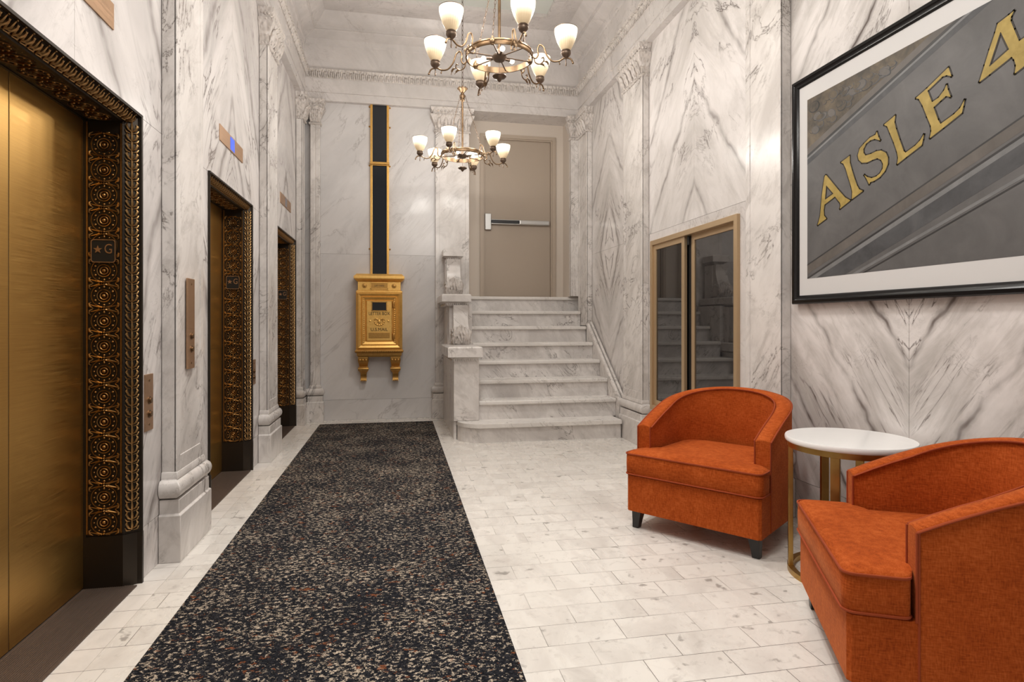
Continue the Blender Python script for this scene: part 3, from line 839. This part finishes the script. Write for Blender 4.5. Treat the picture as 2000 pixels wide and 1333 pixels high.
for z in (1.42, 1.03):
    s = Pl(MB()); s.lathe([(.012,-.035),(.014,-.03),(.014,.03),(.012,.035),(.006,.045)],10,(.172,-.218,z)); s.build('hinge', m_gold_dk, LB, smooth=40)
s = Pl(MB()); s.box(-.10,.10,-.198,-.185,1.618,1.683); s.build('collection_plate', m_gold_dk, LB)
s = Pl(MB())
for q in ((-.105,.105,1.683,1.690),(-.105,.105,1.611,1.618),(-.105,-.097,1.611,1.69),(.097,.105,1.611,1.69)): s.box(q[0],q[1],-.204,-.188,q[2],q[3])
s.build('plate_rim', m_gold, LB)
text_mesh('LETTERS', .028, m_black, 'lettering', LB, MT(1.65,-.1985), .001, 1.1)
for sx in (-1,1):
    s = Pl(MB()); s.lathe([(.024,0),(.026,.004),(.018,.005),(.016,.010),(.0,.012)],5,(sx*.175,-.19,1.65),'y',a0=pi/2); s.lathe([(.03,0),(.03,.003),(.027,.004)],16,(sx*.175,-.188,1.65),'y'); s.build('star_boss', m_gold_dk, LB)
    s = Pl(MB()); x = sx*.193
    s.loft([[(x-w_, -.002, z), (x+w_, -.002, z), (x+w_, -d, z), (x-w_, -d, z)] for z, d, w_ in ((.79,.17,.055),(.765,.175,.06),(.74,.165,.062),(.715,.14,.058),(.69,.12,.052),(.668,.105,.05),(.655,.12,.05),(.64,.125,.056),(.615,.115,.056),(.60,.095,.048),(.585,.07,.036),(.53,.055,.035),(.50,.06,.035),(.485,.07,.036),(.482,.05,.034))])
    for k in (-1,0,1):
        s.ball((x+k*.022,-.075,.492),(.010,.012,.012),6,4); s.ball((x+k*.036,-.168,.745),(.018,.014,.02),7,5)
    s.lathe([(.0,-.062),(.02,-.062),(.022,-.055),(.022,.055),(.02,.062),(0,.062)],12,(x,-.115,.635),'x')
    s.build('scroll_foot', m_gold_dk, LB, smooth=45)
CH = thing('mail_chute', 'tall brass-edged mail chute with dark glass running up from the letter box', 'mail chute', (bx, YB, 1.79))
zt_ = ZA-1.79; s = MB()
for sx in (-1,1):
    for e, w_, d_ in ((.092,.010,.05),(.106,.012,.038)): s.box(sx*e-w_/2-.001, sx*e+w_/2+.001, -d_, -.001, .004, zt_)
s.build('side_rail', m_gold, CH, bevel=.003)
s = MB(); s.box(-.086,.086,-.030,-.004,.004,zt_); s.build('glass_front', m_glassdark, CH)
s = MB(); s.box(-.118,.118,-.058,-.001,1.375,1.405); s.box(-.12,.12,-.05,-.001,1.36,1.372)
s.build('clamp', m_gold_dk, CH, bevel=.003)
for sx in (-1,1):
    for z in (.33, 1.365, 1.85, zt_-.02):
        s = MB(); s.lathe([(.010,0),(.010,.012),(.006,.018),(0,.02)],10,(sx*.124,-.001,z),'y'); s.build('bolt', m_gold_dk, CH, smooth=40)

# ------------------------------------------------------------------ framed picture
PX = 2.385; y0, y1, z0, z1 = 1.66, 3.276, 1.313, 2.66
PC = thing('framed_picture', 'large black framed picture of gold AISLE 4 lettering on grey stone', 'picture', (XR, (y0+y1)/2, z0))
def Pp(m): m.M = Matrix.Translation((-XR, -(y0+y1)/2, -z0)); return m
fpf = [(0,XR-.002),(0,PX-.012),(.006,PX-.020),(.022,PX-.022),(.034,PX-.014),(.042,PX-.012),(.050,PX-.004),(.052,PX+.006)]
s = Pp(MB()); n = len(fpf)
cor = lambda o: [(y0+o,z0+o),(y1-o,z0+o),(y1-o,z1-o),(y0+o,z1-o)]
rows = [[(x,*cor(o)[k]) for o, x in fpf] for k in (0,1,2,3,0)]
s.add([p for r in rows for p in r], [(i*n+j,i*n+j+1,(i+1)*n+j+1,(i+1)*n+j) for i in range(4) for j in range(n-1)])
s.build('frame', m_picframe, PC, smooth=25)
ay0, ay1, az0, az1 = 1.78, 3.155, 1.461, 2.519
s = Pp(MB()); s.prism([(y0+.045,z0+.045),(y1-.045,z0+.045),(y1-.045,z1-.045),(y0+.045,z1-.045)], PX, PX+.004, 'x', holes=[[(ay0,az0),(ay1,az0),(ay1,az1),(ay0,az1)]]); s.build('mat_board', m_mat, PC)
def art_mat(name, c1, c2, sc=4):
    t = NT(name); o = t.obj(); nn = t.noise(t.mapping(o, rot=(.4,0,0)), sc, 6, .62, .5)
    t.l(t.ramp(nn, [(.32, c1), (.68, c2)]), t.b.inputs['Base Color']); t.set(Roughness=.45); t.b.inputs['Specular IOR Level'].default_value = .3
    return t.mat
ma = [art_mat('print_grey_stone', (.090,.086,.085), (.130,.124,.122), 5), art_mat('print_shadow_band', (.050,.050,.053), (.090,.090,.093), 6), art_mat('print_dark_line', (.025,.024,.024), (.05,.048,.047)),
      art_mat('print_pale_edge', (.145,.145,.145), (.20,.20,.20), 9), art_mat('print_carved_brown', (.045,.038,.030), (.15,.115,.075), 11), art_mat('print_gold_leaf', (.27,.19,.04), (.42,.30,.08), 14), art_mat('print_outline', (.022,.016,.010), (.035,.026,.016)), art_mat('print_warm_grey', (.10,.088,.078), (.138,.122,.11), 7)]
s = Pp(MB())
def clip_half(poly, a, b, c):   # keep a*y+b*z+c >= 0
    out = []
    for i in range(len(poly)):
        p, q = poly[i], poly[(i+1) % len(poly)]; dp, dq = a*p[0]+b*p[1]+c, a*q[0]+b*q[1]+c
        if dp >= 0: out.append(p)
        if dp*dq < 0:
            t_ = dp/(dp-dq); out.append((p[0]+(q[0]-p[0])*t_, p[1]+(q[1]-p[1])*t_))
    return out
R0 = [(ay0,az0),(ay1,az0),(ay1,az1),(ay0,az1)]
def flat(poly, lay, m, holes=()):
    if len(poly) >= 3: s.prism(poly, PX-.0003*lay, PX+.002, 'x', holes=holes, m=m)
def strip(p, q, lo, hi, lay, m):
    """stripe between the line through p, q shifted by lo and by hi (along +z), clipped to the print"""
    k = (q[1]-p[1])/(q[0]-p[0]); c0 = p[1]-k*p[0]
    poly = clip_half(clip_half(R0, -k, 1, -(c0+lo)), k, -1, c0+hi)
    flat(poly, lay, m)
flat(R0, 1, 0)
up = ((3.164,2.182),(2.368,2.452)); l1 = ((3.148,1.545),(2.238,1.881)); l2 = ((3.138,1.469),(2.119,1.851)); lt = ((2.752,1.472),(1.971,1.748)); l3 = ((2.699,1.468),(1.907,1.752))
strip(*up, .045, 2.0, 2, 4); strip(*up, .008, .045, 2, 7); strip(*up, -.008, .008, 3, 2); strip(*up, -.020, -.008, 3, 3); strip(*up, -.05, -.02, 2, 1)
strip(*l1, -.004, .004, 3, 2); strip(*l1, -.055, -.004, 2, 7); strip(*l2, -.006, .005, 3, 2); strip(*l2, -.03, -.006, 2, 3); 
strip(*l2, -.115, -.03, 2, 1); strip(*lt, -.008, .007, 3, 3); strip(*l3, -.004, .004, 3, 2)
rnd = random.Random(3)
for k in range(60):   # carved scrolls of the dark upper corner
    cy = rnd.uniform(2.50, 3.13); lo_ = 2.182 + (3.164-cy)*.339 + .065
    if lo_ > az1-.05: continue
    cz = rnd.uniform(lo_, az1-.035); rr_ = rnd.uniform(.012, .034)
    if cy+rr_*1.7 > ay1 or cz+rr_ > az1: continue
    tl = rnd.uniform(-.6,.9); sq = rnd.uniform(.5,1)
    def lp(f, dy=0, dz=0, cy=cy, cz=cz, rr_=rr_): return [(cy+dy+rr_*f*(1.3*cos(a)*cos(tl)-sq*sin(a)*sin(tl)), cz+dz+rr_*f*(1.3*cos(a)*sin(tl)*.7+sq*sin(a)*cos(tl))) for a in [2*pi*i/14 for i in range(14)]]
    ly = 3+k*.05
    flat(lp(1.0), ly, 1 if k % 3 else 2); flat(lp(.86, .002, .002), ly+.02, 4 if k % 4 else 7)
LET = {
'A':([(3.0,2.038),(3.008,2.031),(3.017,1.991),(3.03,1.923),(3.038,1.858),(3.045,1.812),(3.057,1.782),(3.066,1.764),(2.993,1.79),(3.011,1.809),(3.015,1.841),(3.008,1.872),(2.925,1.901),(2.901,1.873),(2.887,1.858),(2.883,1.842),(2.889,1.825),(2.81,1.856),(2.849,1.88),(2.901,1.934),(2.993,2.035)],[(2.993,1.975),(3.002,1.901),(2.94,1.92)]),
'I':([(2.815,2.097),(2.881,2.078),(2.862,2.067),(2.845,2.037),(2.826,1.985),(2.805,1.93),(2.797,1.899),(2.8,1.86),(2.722,1.888),(2.748,1.902),(2.763,1.925),(2.78,1.965),(2.799,2.014),(2.814,2.059)],None),
'S':([(2.63,2.168),(2.639,2.155),(2.676,2.151),(2.716,2.132),(2.745,2.115),(2.758,2.082),(2.751,2.058),(2.73,2.037),(2.694,2.029),(2.658,2.033),(2.627,2.033),(2.603,2.018),(2.591,1.996),(2.593,1.972),(2.61,1.952),(2.634,1.942),(2.665,1.941),(2.694,1.954),(2.714,1.97),(2.699,1.947),(2.68,1.912),(2.673,1.922),(2.648,1.923),(2.61,1.934),(2.579,1.956),(2.561,1.986),(2.56,2.017),(2.573,2.045),(2.603,2.065),(2.634,2.07),(2.669,2.066),(2.705,2.068),(2.718,2.085),(2.719,2.105),(2.701,2.128),(2.673,2.137),(2.644,2.136),(2.608,2.117),(2.62,2.139)],None),
'L':([(2.516,2.212),(2.585,2.188),(2.565,2.174),(2.548,2.135),(2.525,2.083),(2.506,2.032),(2.499,2.001),(2.505,1.97),(2.452,1.991),(2.366,2.023),(2.359,2.046),(2.354,2.07),(2.375,2.047),(2.401,2.031),(2.456,2.013),(2.466,2.023),(2.49,2.085),(2.511,2.144),(2.521,2.18)],None),
'E':([(2.229,2.326),(2.338,2.275),(2.399,2.252),(2.382,2.243),(2.361,2.204),(2.338,2.145),(2.318,2.097),(2.315,2.073),(2.323,2.042),(2.253,2.068),(2.165,2.103),(2.159,2.127),(2.152,2.156),(2.173,2.127),(2.202,2.11),(2.268,2.089),(2.281,2.112),(2.304,2.176),(2.268,2.193),(2.241,2.204),(2.218,2.191),(2.232,2.229),(2.238,2.254),(2.25,2.233),(2.278,2.21),(2.312,2.202),(2.335,2.262),(2.259,2.297),(2.238,2.295),(2.214,2.28)],None),
'4':([(1.943,2.429),(1.963,2.422),(2.009,2.41),(2.019,2.379),(2.043,2.321),(2.064,2.265),(2.087,2.204),(2.043,2.219),(1.953,2.252),(1.943,2.237),(1.936,2.211),(1.941,2.18),(1.903,2.195),(1.883,2.199),(1.893,2.211),(1.903,2.243),(1.905,2.264),(1.871,2.274),(1.879,2.302),(1.891,2.308),(1.924,2.3),(1.943,2.355),(1.957,2.396),(1.955,2.411)],[(1.997,2.368),(2.042,2.253),(1.965,2.287)])}
def stroke(loop, w, lay, m):
    k = len(loop)
    for i in range(k):
        p, q = Vector(loop[i]), Vector(loop[(i+1) % k]); t_ = (q-p).normalized(); nn = Vector((-t_.y, t_.x))*w; e = t_*w*.6
        flat([tuple(p-e+nn), tuple(p-e-nn), tuple(q+e-nn), tuple(q+e+nn)], lay, m)
for ch, (lo, ho) in LET.items():
    stroke(lo, .0062, 6, 6)
    if ho: stroke(ho, .0055, 6, 6)
    flat(lo, 7, 5, holes=[ho] if ho else ())
    if ho: stroke(ho, .0018, 8, 6)
s.build('stone_print', ma, PC)

# ------------------------------------------------------------------ armchairs
def make_chair(label, loc, rz, ya):
    t = thing('armchair', label, 'armchair', loc, rz, 'orange tub armchairs')
    hw, yf, yb = .3875, .39, -.37
    def outline(e=0.0, n_=20, yfront=.26):
        pts = [(hw-e, yfront), (hw-e, yfront*.66), (hw-e, yfront*.33)]
        for i in range(n_*2+1):
            a = pi*i/(n_*2); c_, s_ = cos(a), sin(a); ex = 2/2.45
            pts.append((math.copysign(abs(c_)**ex, c_)*(hw-e), -(abs(s_)**ex)*(-(yb+e))))
        return pts + [(-hw+e, yfront*.33), (-hw+e, yfront*.66), (-hw+e, yfront)]
    o_ = outline(0, 20, ya); i_ = outline(.082, 20, ya)
    cum = [0]
    for a, c_ in zip(o_[:-1], o_[1:]): cum.append(cum[-1] + (Vector(c_)-Vector(a)).length)
    Lh = cum[-1]/2
    def ztop(k):
        u = min(cum[k], cum[-1]-cum[k])/Lh; return .585 + .205*(1-(1-u)**2.0)
    secs = []
    for k, (p, q) in enumerate(zip(o_, i_)):
        p, q = Vector(p), Vector(q); z = ztop(k); d = q-p
        pt = lambda f, zz: (p.x+d.x*f, p.y+d.y*f, zz)
        secs.append([pt(0,.108), pt(0,z-.018), pt(.04,z-.007), pt(.14,z), pt(.5,z+.004), pt(.86,z), pt(.96,z-.007), pt(1,z-.018), pt(1,.30), pt(.6,.108)])
    s = MB(); s.loft(secs); s.build('shell', m_fab, t, smooth=40, bevel=.004)
    s = MB()
    s.tube([(p[0]*1.001, p[1]*1.001, ztop(k)-.008) for k, p in enumerate(o_)], .0045, 6)
    s.tube([(p[0]*.985, p[1]*.985, ztop(k)-.008) for k, p in enumerate(i_)], .0045, 6)
    for sx in (-1, 1):
        for x in (hw, hw-.082): s.tube([(sx*x, ya+.001, .44 if x < hw else .31), (sx*x, ya+.001, .577)], .004, 6)
        s.tube([(sx*hw, ya-.005, .11), (sx*hw, ya-.005, .58)], .0035, 6)
    s.build('shell_piping', m_pipe, t, smooth=60)
    base = [(hw-.004, yf-.012), (hw-.016, yf)] ; bo = outline(.003, 14, .2)
    poly = [(hw-.016, yf), (hw-.003, yf-.013)] + bo + [(-hw+.003, yf-.013), (-hw+.016, yf)]
    s = MB(); s.prism(poly, .105, .312); s.build('seat_base', m_fab, t, smooth=40, bevel=.008, bseg=3)
    # T-shaped cushion
    fw, iw, fy, ty, by = hw+.004, hw-.088, yf+.012, ya+.01, -.24
    def arc(cx, cy, r, a0, a1, n_=5): return [(cx+r*cos(a0+(a1-a0)*i/n_), cy+r*sin(a0+(a1-a0)*i/n_)) for i in range(n_+1)]
    right = [(iw*.4, by), *arc(iw-.12, by+.12, .12, -pi/2, 0), (iw, 0), (iw, ty-.03), *arc(iw+.02, ty-.018, .02, pi, pi/2, 3), *arc(fw-.03, ty+.03, .03, -pi/2, 0, 4), *arc(fw-.035, fy-.035, .035, 0, pi/2, 5), (iw*.4, fy)]
    cush = right + [(-x, y) for x, y in right[::-1]]
    def rg(f, z, inset=0):
        return [(x*f - (math.copysign(min(inset, abs(x)), x)), .07+(y-.07)*f - math.copysign(inset, y-.07), z) for x, y in cush]
    s = MB(); s.loft([rg(.97,.316), rg(1,.318,.006), rg(1,.326), rg(1.004,.38), rg(1,.432), rg(1,.442,.006), rg(.96,.449,.004), rg(.85,.456), rg(.6,.462), rg(.25,.464)])
    cu = s.build('seat_cushion', m_fab, t, smooth=55)
    s = MB(); s.tube([(x*1.003, .07+(y-.07)*1.003, .438) for x, y in cush], .0048, 6, closed=True); s.tube([(x*1.002, .07+(y-.07)*1.002, .322) for x, y in cush], .0045, 6, closed=True)
    s.build('cushion_piping', m_pipe, cu, smooth=60)
    for x, y in ((.335,.335), (-.335,.335), (.24,-.25), (-.24,-.25)):
        s = MB(); sx = 1 if x > 0 else -1; sy = 1 if y > 0 else -1
        q = lambda w_, z, o: [(x-w_+o*sx, y-w_+o*sy*.3, z), (x+w_+o*sx, y-w_+o*sy*.3, z), (x+w_+o*sx, y+w_+o*sy*.3, z), (x-w_+o*sx, y+w_+o*sy*.3, z)]
        s.loft([q(.019, 0, .012), q(.022, .04, .008), q(.03, .108, 0)]); s.build('leg', m_leg, t, bevel=.003)
    return t
make_chair('orange tub armchair beside the window, left of the round side table', (1.862, 3.250, 0), radians(127.4), .255)
make_chair('orange tub armchair nearest the viewer, cut by the right edge', (1.869, 1.77, 0), radians(63.3), .205)

# ------------------------------------------------------------------ side table
TB = thing('side_table', 'round white marble side table on gold bar legs between the armchairs', 'side table', (2.098, 2.482, 0))
s = MB(); s.lathe([(0,.631),(.272,.631),(.276,.634),(.278,.640),(.278,.652),(.275,.657),(0,.657)], 72); s.build('tabletop', m_top, TB, smooth=40)
def flat_ring(r0, r1, z0, z1, name):
    s = MB(); n_ = 72
    R = [[(r*cos(2*pi*k/n_), r*sin(2*pi*k/n_), z) for k in range(n_)] for r, z in ((r0,z0),(r1,z0),(r1,z1),(r0,z1),(r0,z0))]
    s.loft(R, cap0=False, cap1=False); return s.build(name, m_tablegold, TB, smooth=40)
flat_ring(.238,.266,.604,.630,'top_ring'); flat_ring(.238,.266,.0,.026,'base_ring')
vd = 40.24   # bearing of the table from the viewpoint, degrees from +y towards +x
for al in (190, 258, 297, 116, 79, 10):
    # al measured from the sideways (right) direction, 270 = towards the viewpoint
    a = radians(-vd + al)
    s = MB(); s.M = Matrix.Rotation(a, 4, 'Z'); s.box(.242,.263,-.019,.019,.026,.604); s.build('leg', m_tablegold, TB, bevel=.002)

# ------------------------------------------------------------------ chandeliers
RG = .204
def make_chandelier():
    t = thing('chandelier', '', 'chandelier', (.62, 3.655, 2.85), 0, 'six-shade brass chandeliers')
    s = MB(); n_ = 64
    R = [[(r*cos(2*pi*k/n_), r*sin(2*pi*k/n_), z) for k in range(n_)] for r, z in ((RG-.004,-.018),(RG+.004,-.018),(RG+.006,-.010),(RG+.002,-.006),(RG+.002,.006),(RG+.006,.010),(RG+.004,.018),(RG-.004,.018),(RG-.004,-.018))]
    s.loft(R, cap0=False, cap1=False); s.build('ring', m_antique, t, smooth=30)
    s = MB(); s.lathe([(0,-.03),(.03,-.028),(.042,-.016),(.046,-.004),(.04,.006),(.022,.012),(.020,.03),(.012,.034),(.012,.06)], 24); s.build('hub', m_antique_dk, t, smooth=40)
    s = MB(); s.lathe([(.012,.034),(.0125,.06),(.0095,.065),(.0095,.52),(.016,.53),(.022,.535),(.022,.545),(.012,.55)], 16); s.build('stem', m_antique, t, smooth=40)
    s = MB(); s.lathe([(.002,-.03),(.002,-.11),(.012,-.112),(.040,-.118),(.044,-.125),(.036,-.134),(.018,-.140),(.012,-.150),(.006,-.158),(0,-.160)], 24); s.build('finial', m_antique_dk, t, smooth=40)
    s = MB(); s.lathe([(.010,.52),(.018,.525),(.016,.545),(.028,.565),(.030,.575),(.018,.59),(.014,.605),(.022,.61),(.040,.635),(.046,.64),(.044,.648),(.012,.655),(.006,.67)], 20)
    for k in range(8):
        a = 2*pi*k/8; s.ball((.043*cos(a),.043*sin(a),.645),(.008,.008,.014),6,4)
    s.build('crown', m_antique, t, smooth=40)
    for k in range(6):
        a = 2*pi*k/6 + pi/6
        s = MB(); s.tube([(.03*cos(a),.03*sin(a),-.004),(RG*cos(a),RG*sin(a),-.004)], .0045, 8); s.build('spoke', m_antique_dk, t, smooth=60)
    for k in range(3):
        a = 2*pi*k/3 + .9; ca, sa_ = cos(a), sin(a)
        s = MB(); s.tube([(.03*ca,.03*sa_,-.008),(.085*ca,.085*sa_,-.002)], .008, 10); so = s.build('bulb_socket', m_antique_dk, t, smooth=50)
        s = MB(); s.ball((.105*ca,.105*sa_,.0), .016, 12, 8); s.build('bulb', m_bulb, so, smooth=80)
    def chain(mb, p, q, pitch=.03, r=.0016, w=.0055):
        p, q = Vector(p), Vector(q); L = (q-p).length; k = max(1, int(L/pitch)); t_ = (q-p).normalized()
        n1 = t_.cross(Vector((0,1,.01))).normalized(); n2 = t_.cross(n1)
        for i in range(k):
            c = p + t_*L*(i+.5)/k; n_v = n1 if i % 2 == 0 else n2; hl = L/k*.62
            mb.tube([c + t_*hl*sin(a) + n_v*w*cos(a) for a in [2*pi*j/10 for j in range(10)]], r, 5, closed=True)
    for k in range(3):
        a = 2*pi*k/3 + pi/6
        s = MB(); chain(s, (RG*cos(a),RG*sin(a),.02), (.026*cos(a),.026*sin(a),.575)); s.build('hanging_chain', m_antique_dk, t, smooth=60)
        s = MB(); s.tube([(RG*cos(a),RG*sin(a),-.02),(RG*cos(a),RG*sin(a),.03)], [.010,.006], 8)
        s.ball((RG*cos(a),RG*sin(a),.0),(.018,.018,.022),8,6); s.build('chain_boss', m_antique, t, smooth=60)
    s = MB(); chain(s, (0,0,.665), (0,0,4.882-2.85+.04), .045, .0024, .0085); s.build('suspension_chain', m_antique_dk, t, smooth=60)
    def spline(P, k=8):
        P = [Vector(p) for p in P]; out = []
        for i in range(len(P)-1):
            p0, p1, p2, p3 = P[max(i-1,0)], P[i], P[i+1], P[min(i+2,len(P)-1)]
            for j in range(k):
                u = j/k; out.append(.5*((2*p1)+(p2-p0)*u+(2*p0-5*p1+4*p2-p3)*u*u+(3*p1-p0-3*p2+p3)*u**3))
        return out + [P[-1]]
    RS_ = .412
    for k in range(6):
        a = 2*pi*k/6; M = Matrix.Rotation(a, 4, 'Z')
        s = MB(); s.M = M
        s.tube(spline([(RG+.004,0,-.016),(RG+.022,0,-.030),(RG+.038,0,-.01),(RG+.036,0,.028),(RG+.048,0,.050),(RG+.072,0,.034),(RG+.092,0,-.018),(RG+.125,0,-.055),(RG+.165,0,-.058),(RS_-.01,0,-.043),(RS_+.025,0,-.048),(RS_+.042,0,-.072)]), .0052, 8)
        s.tube(spline([(RG+.010,0,-.02),(RG+.02,0,-.055),(RG+.045,0,-.066),(RG+.072,0,-.05),(RG+.07,0,-.028),(RG+.058,0,-.034)]), .004, 6)
        s.tube(spline([(RG+.045,0,-.066),(RG+.065,0,-.07),(RG+.082,0,-.09)]), [.004]*4+[.006]*8+[.002]*5, 6)
        s.tube(spline([(RG+.075,0,-.052),(RG+.095,0,-.06),(RG+.105,0,-.092)]), [.003]*4+[.006]*8+[.002]*5, 6)
        s.ball((RS_+.042,0,-.076), .007, 8, 5); s.ball((RG+.17,0,-.075), .005, 6, 4)
        s.tube([(RG+.165,0,-.058),(RG+.17,0,-.08)], .003, 6)
        arm = s.build('arm', m_antique, t, smooth=60)
        s = MB(); s.M = M
        s.lathe([(0,-.092),(.004,-.09),(.005,-.075),(.003,-.07),(.004,-.05),(.012,-.04),(.024,-.030),(.030,-.020),(.031,-.012),(.027,-.008),(.030,-.002),(.026,.004),(0,.004)], 20, (RS_,0,0)); s.build('cup', m_antique_dk, arm, smooth=40)
        pr = [(.022,.0),(.030,.010),(.040,.028),(.052,.055),(.062,.085),(.068,.112),(.070,.132)]
        inn = [(r-.003, z) for r, z in pr[::-1]]; full = pr + inn; rings = []
        for r, z in full:
            rib = 1 + .018*(1 if z < .10 else .2)*0
            rings.append([(r*(1+(.020*cos(24*2*pi*j/96) if .01 < z < .115 else 0))*cos(2*pi*j/96), r*(1+(.020*cos(24*2*pi*j/96) if .01 < z < .115 else 0))*sin(2*pi*j/96), z) for j in range(96)])
        s = MB(); s.loft(rings, cap0=False, cap1=True)
        sh = s.build('shade', m_shade, arm, smooth=70); sh.location = M @ Vector((RS_,0,0))
        s = MB(); R = [[(r*cos(2*pi*j/40), r*sin(2*pi*j/40), z) for j in range(40)] for r, z in ((.0672,.1315),(.0712,.131),(.0712,.1345),(.0672,.135),(.0672,.1315))]
        s.loft(R, cap0=False, cap1=False); rim = s.build('shade_rim', m_antique_dk, arm, smooth=40); rim.location = sh.location
    return t
CHANDS = [((.62, 3.655, 2.85), radians(-21), 'larger brass chandelier nearer the viewer, hanging higher in view'), ((.62, 5.79, 2.825), radians(-53), 'brass chandelier farther back, hanging in front of the stair door')]
ch1 = make_chandelier(); ch1.location = CHANDS[0][0]; ch1.rotation_euler.z = CHANDS[0][1]; ch1['label'] = CHANDS[0][2]
c = copy_tree(ch1); c.location = CHANDS[1][0]; c.rotation_euler.z = CHANDS[1][1]; c['label'] = CHANDS[1][2]

# ------------------------------------------------------------------ light
POW = 7.8
def lamp(loc, power, r=.05, col=(1,.955,.90)):
    l = bpy.data.lights.new('lamp_light', 'POINT'); l.energy = power; l.shadow_soft_size = r; l.color = col
    o = bpy.data.objects.new('lamp_light', l); o.location = loc; C.objects.link(o)
for (x, y, z), rz, _ in CHANDS:
    for k in range(6):
        a = rz + 2*pi*k/6; lamp((x+.412*cos(a), y+.412*sin(a), z+.175), POW)
for yy, kk in ((1.5, 1.0),):          # added ring of lights out of view, no fitting, lifts the foreground
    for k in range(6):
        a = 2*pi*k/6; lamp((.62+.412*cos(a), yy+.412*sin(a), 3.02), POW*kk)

for x, y in ((.1, 1.5), (.3, 2.9), (.62, 4.7)):     # unseen spots without fittings, added to brighten the floor in the foreground
    l = bpy.data.lights.new('added_fill_spot', 'SPOT'); l.energy = 200; l.spot_size = radians(112); l.spot_blend = .9; l.shadow_soft_size = .16; l.color = (1,.965,.92)
    o = bpy.data.objects.new('added_fill_spot', l); o.location = (x, y, 4.9); C.objects.link(o)
w = bpy.data.worlds.new('world'); SC.world = w; w.use_nodes = True
bg = w.node_tree.nodes['Background']; bg.inputs[0].default_value = (1.0,.97,.94,1); bg.inputs[1].default_value = .22

# ------------------------------------------------------------------ camera
cam = bpy.data.cameras.new('camera'); co = bpy.data.objects.new('camera', cam); C.objects.link(co)
co.location = (0, 0, 1.2); co.rotation_euler = (pi/2, 0, -math.atan((1000-776)/1170))
cam.sensor_width = 36; cam.lens = 36*1170/2000; cam.shift_y = -35.5/2000; cam.clip_start = .05
SC.camera = co
SC.view_settings.view_transform = 'Standard'; SC.view_settings.look = 'None'
SC.view_settings.exposure = 0.55; SC.view_settings.gamma = 1.0; SC.view_settings.use_curve_mapping = False
SC.cycles.use_denoising = True; SC.cycles.max_bounces = 8; SC.cycles.diffuse_bounces = 5; SC.cycles.sample_clamp_indirect = 6
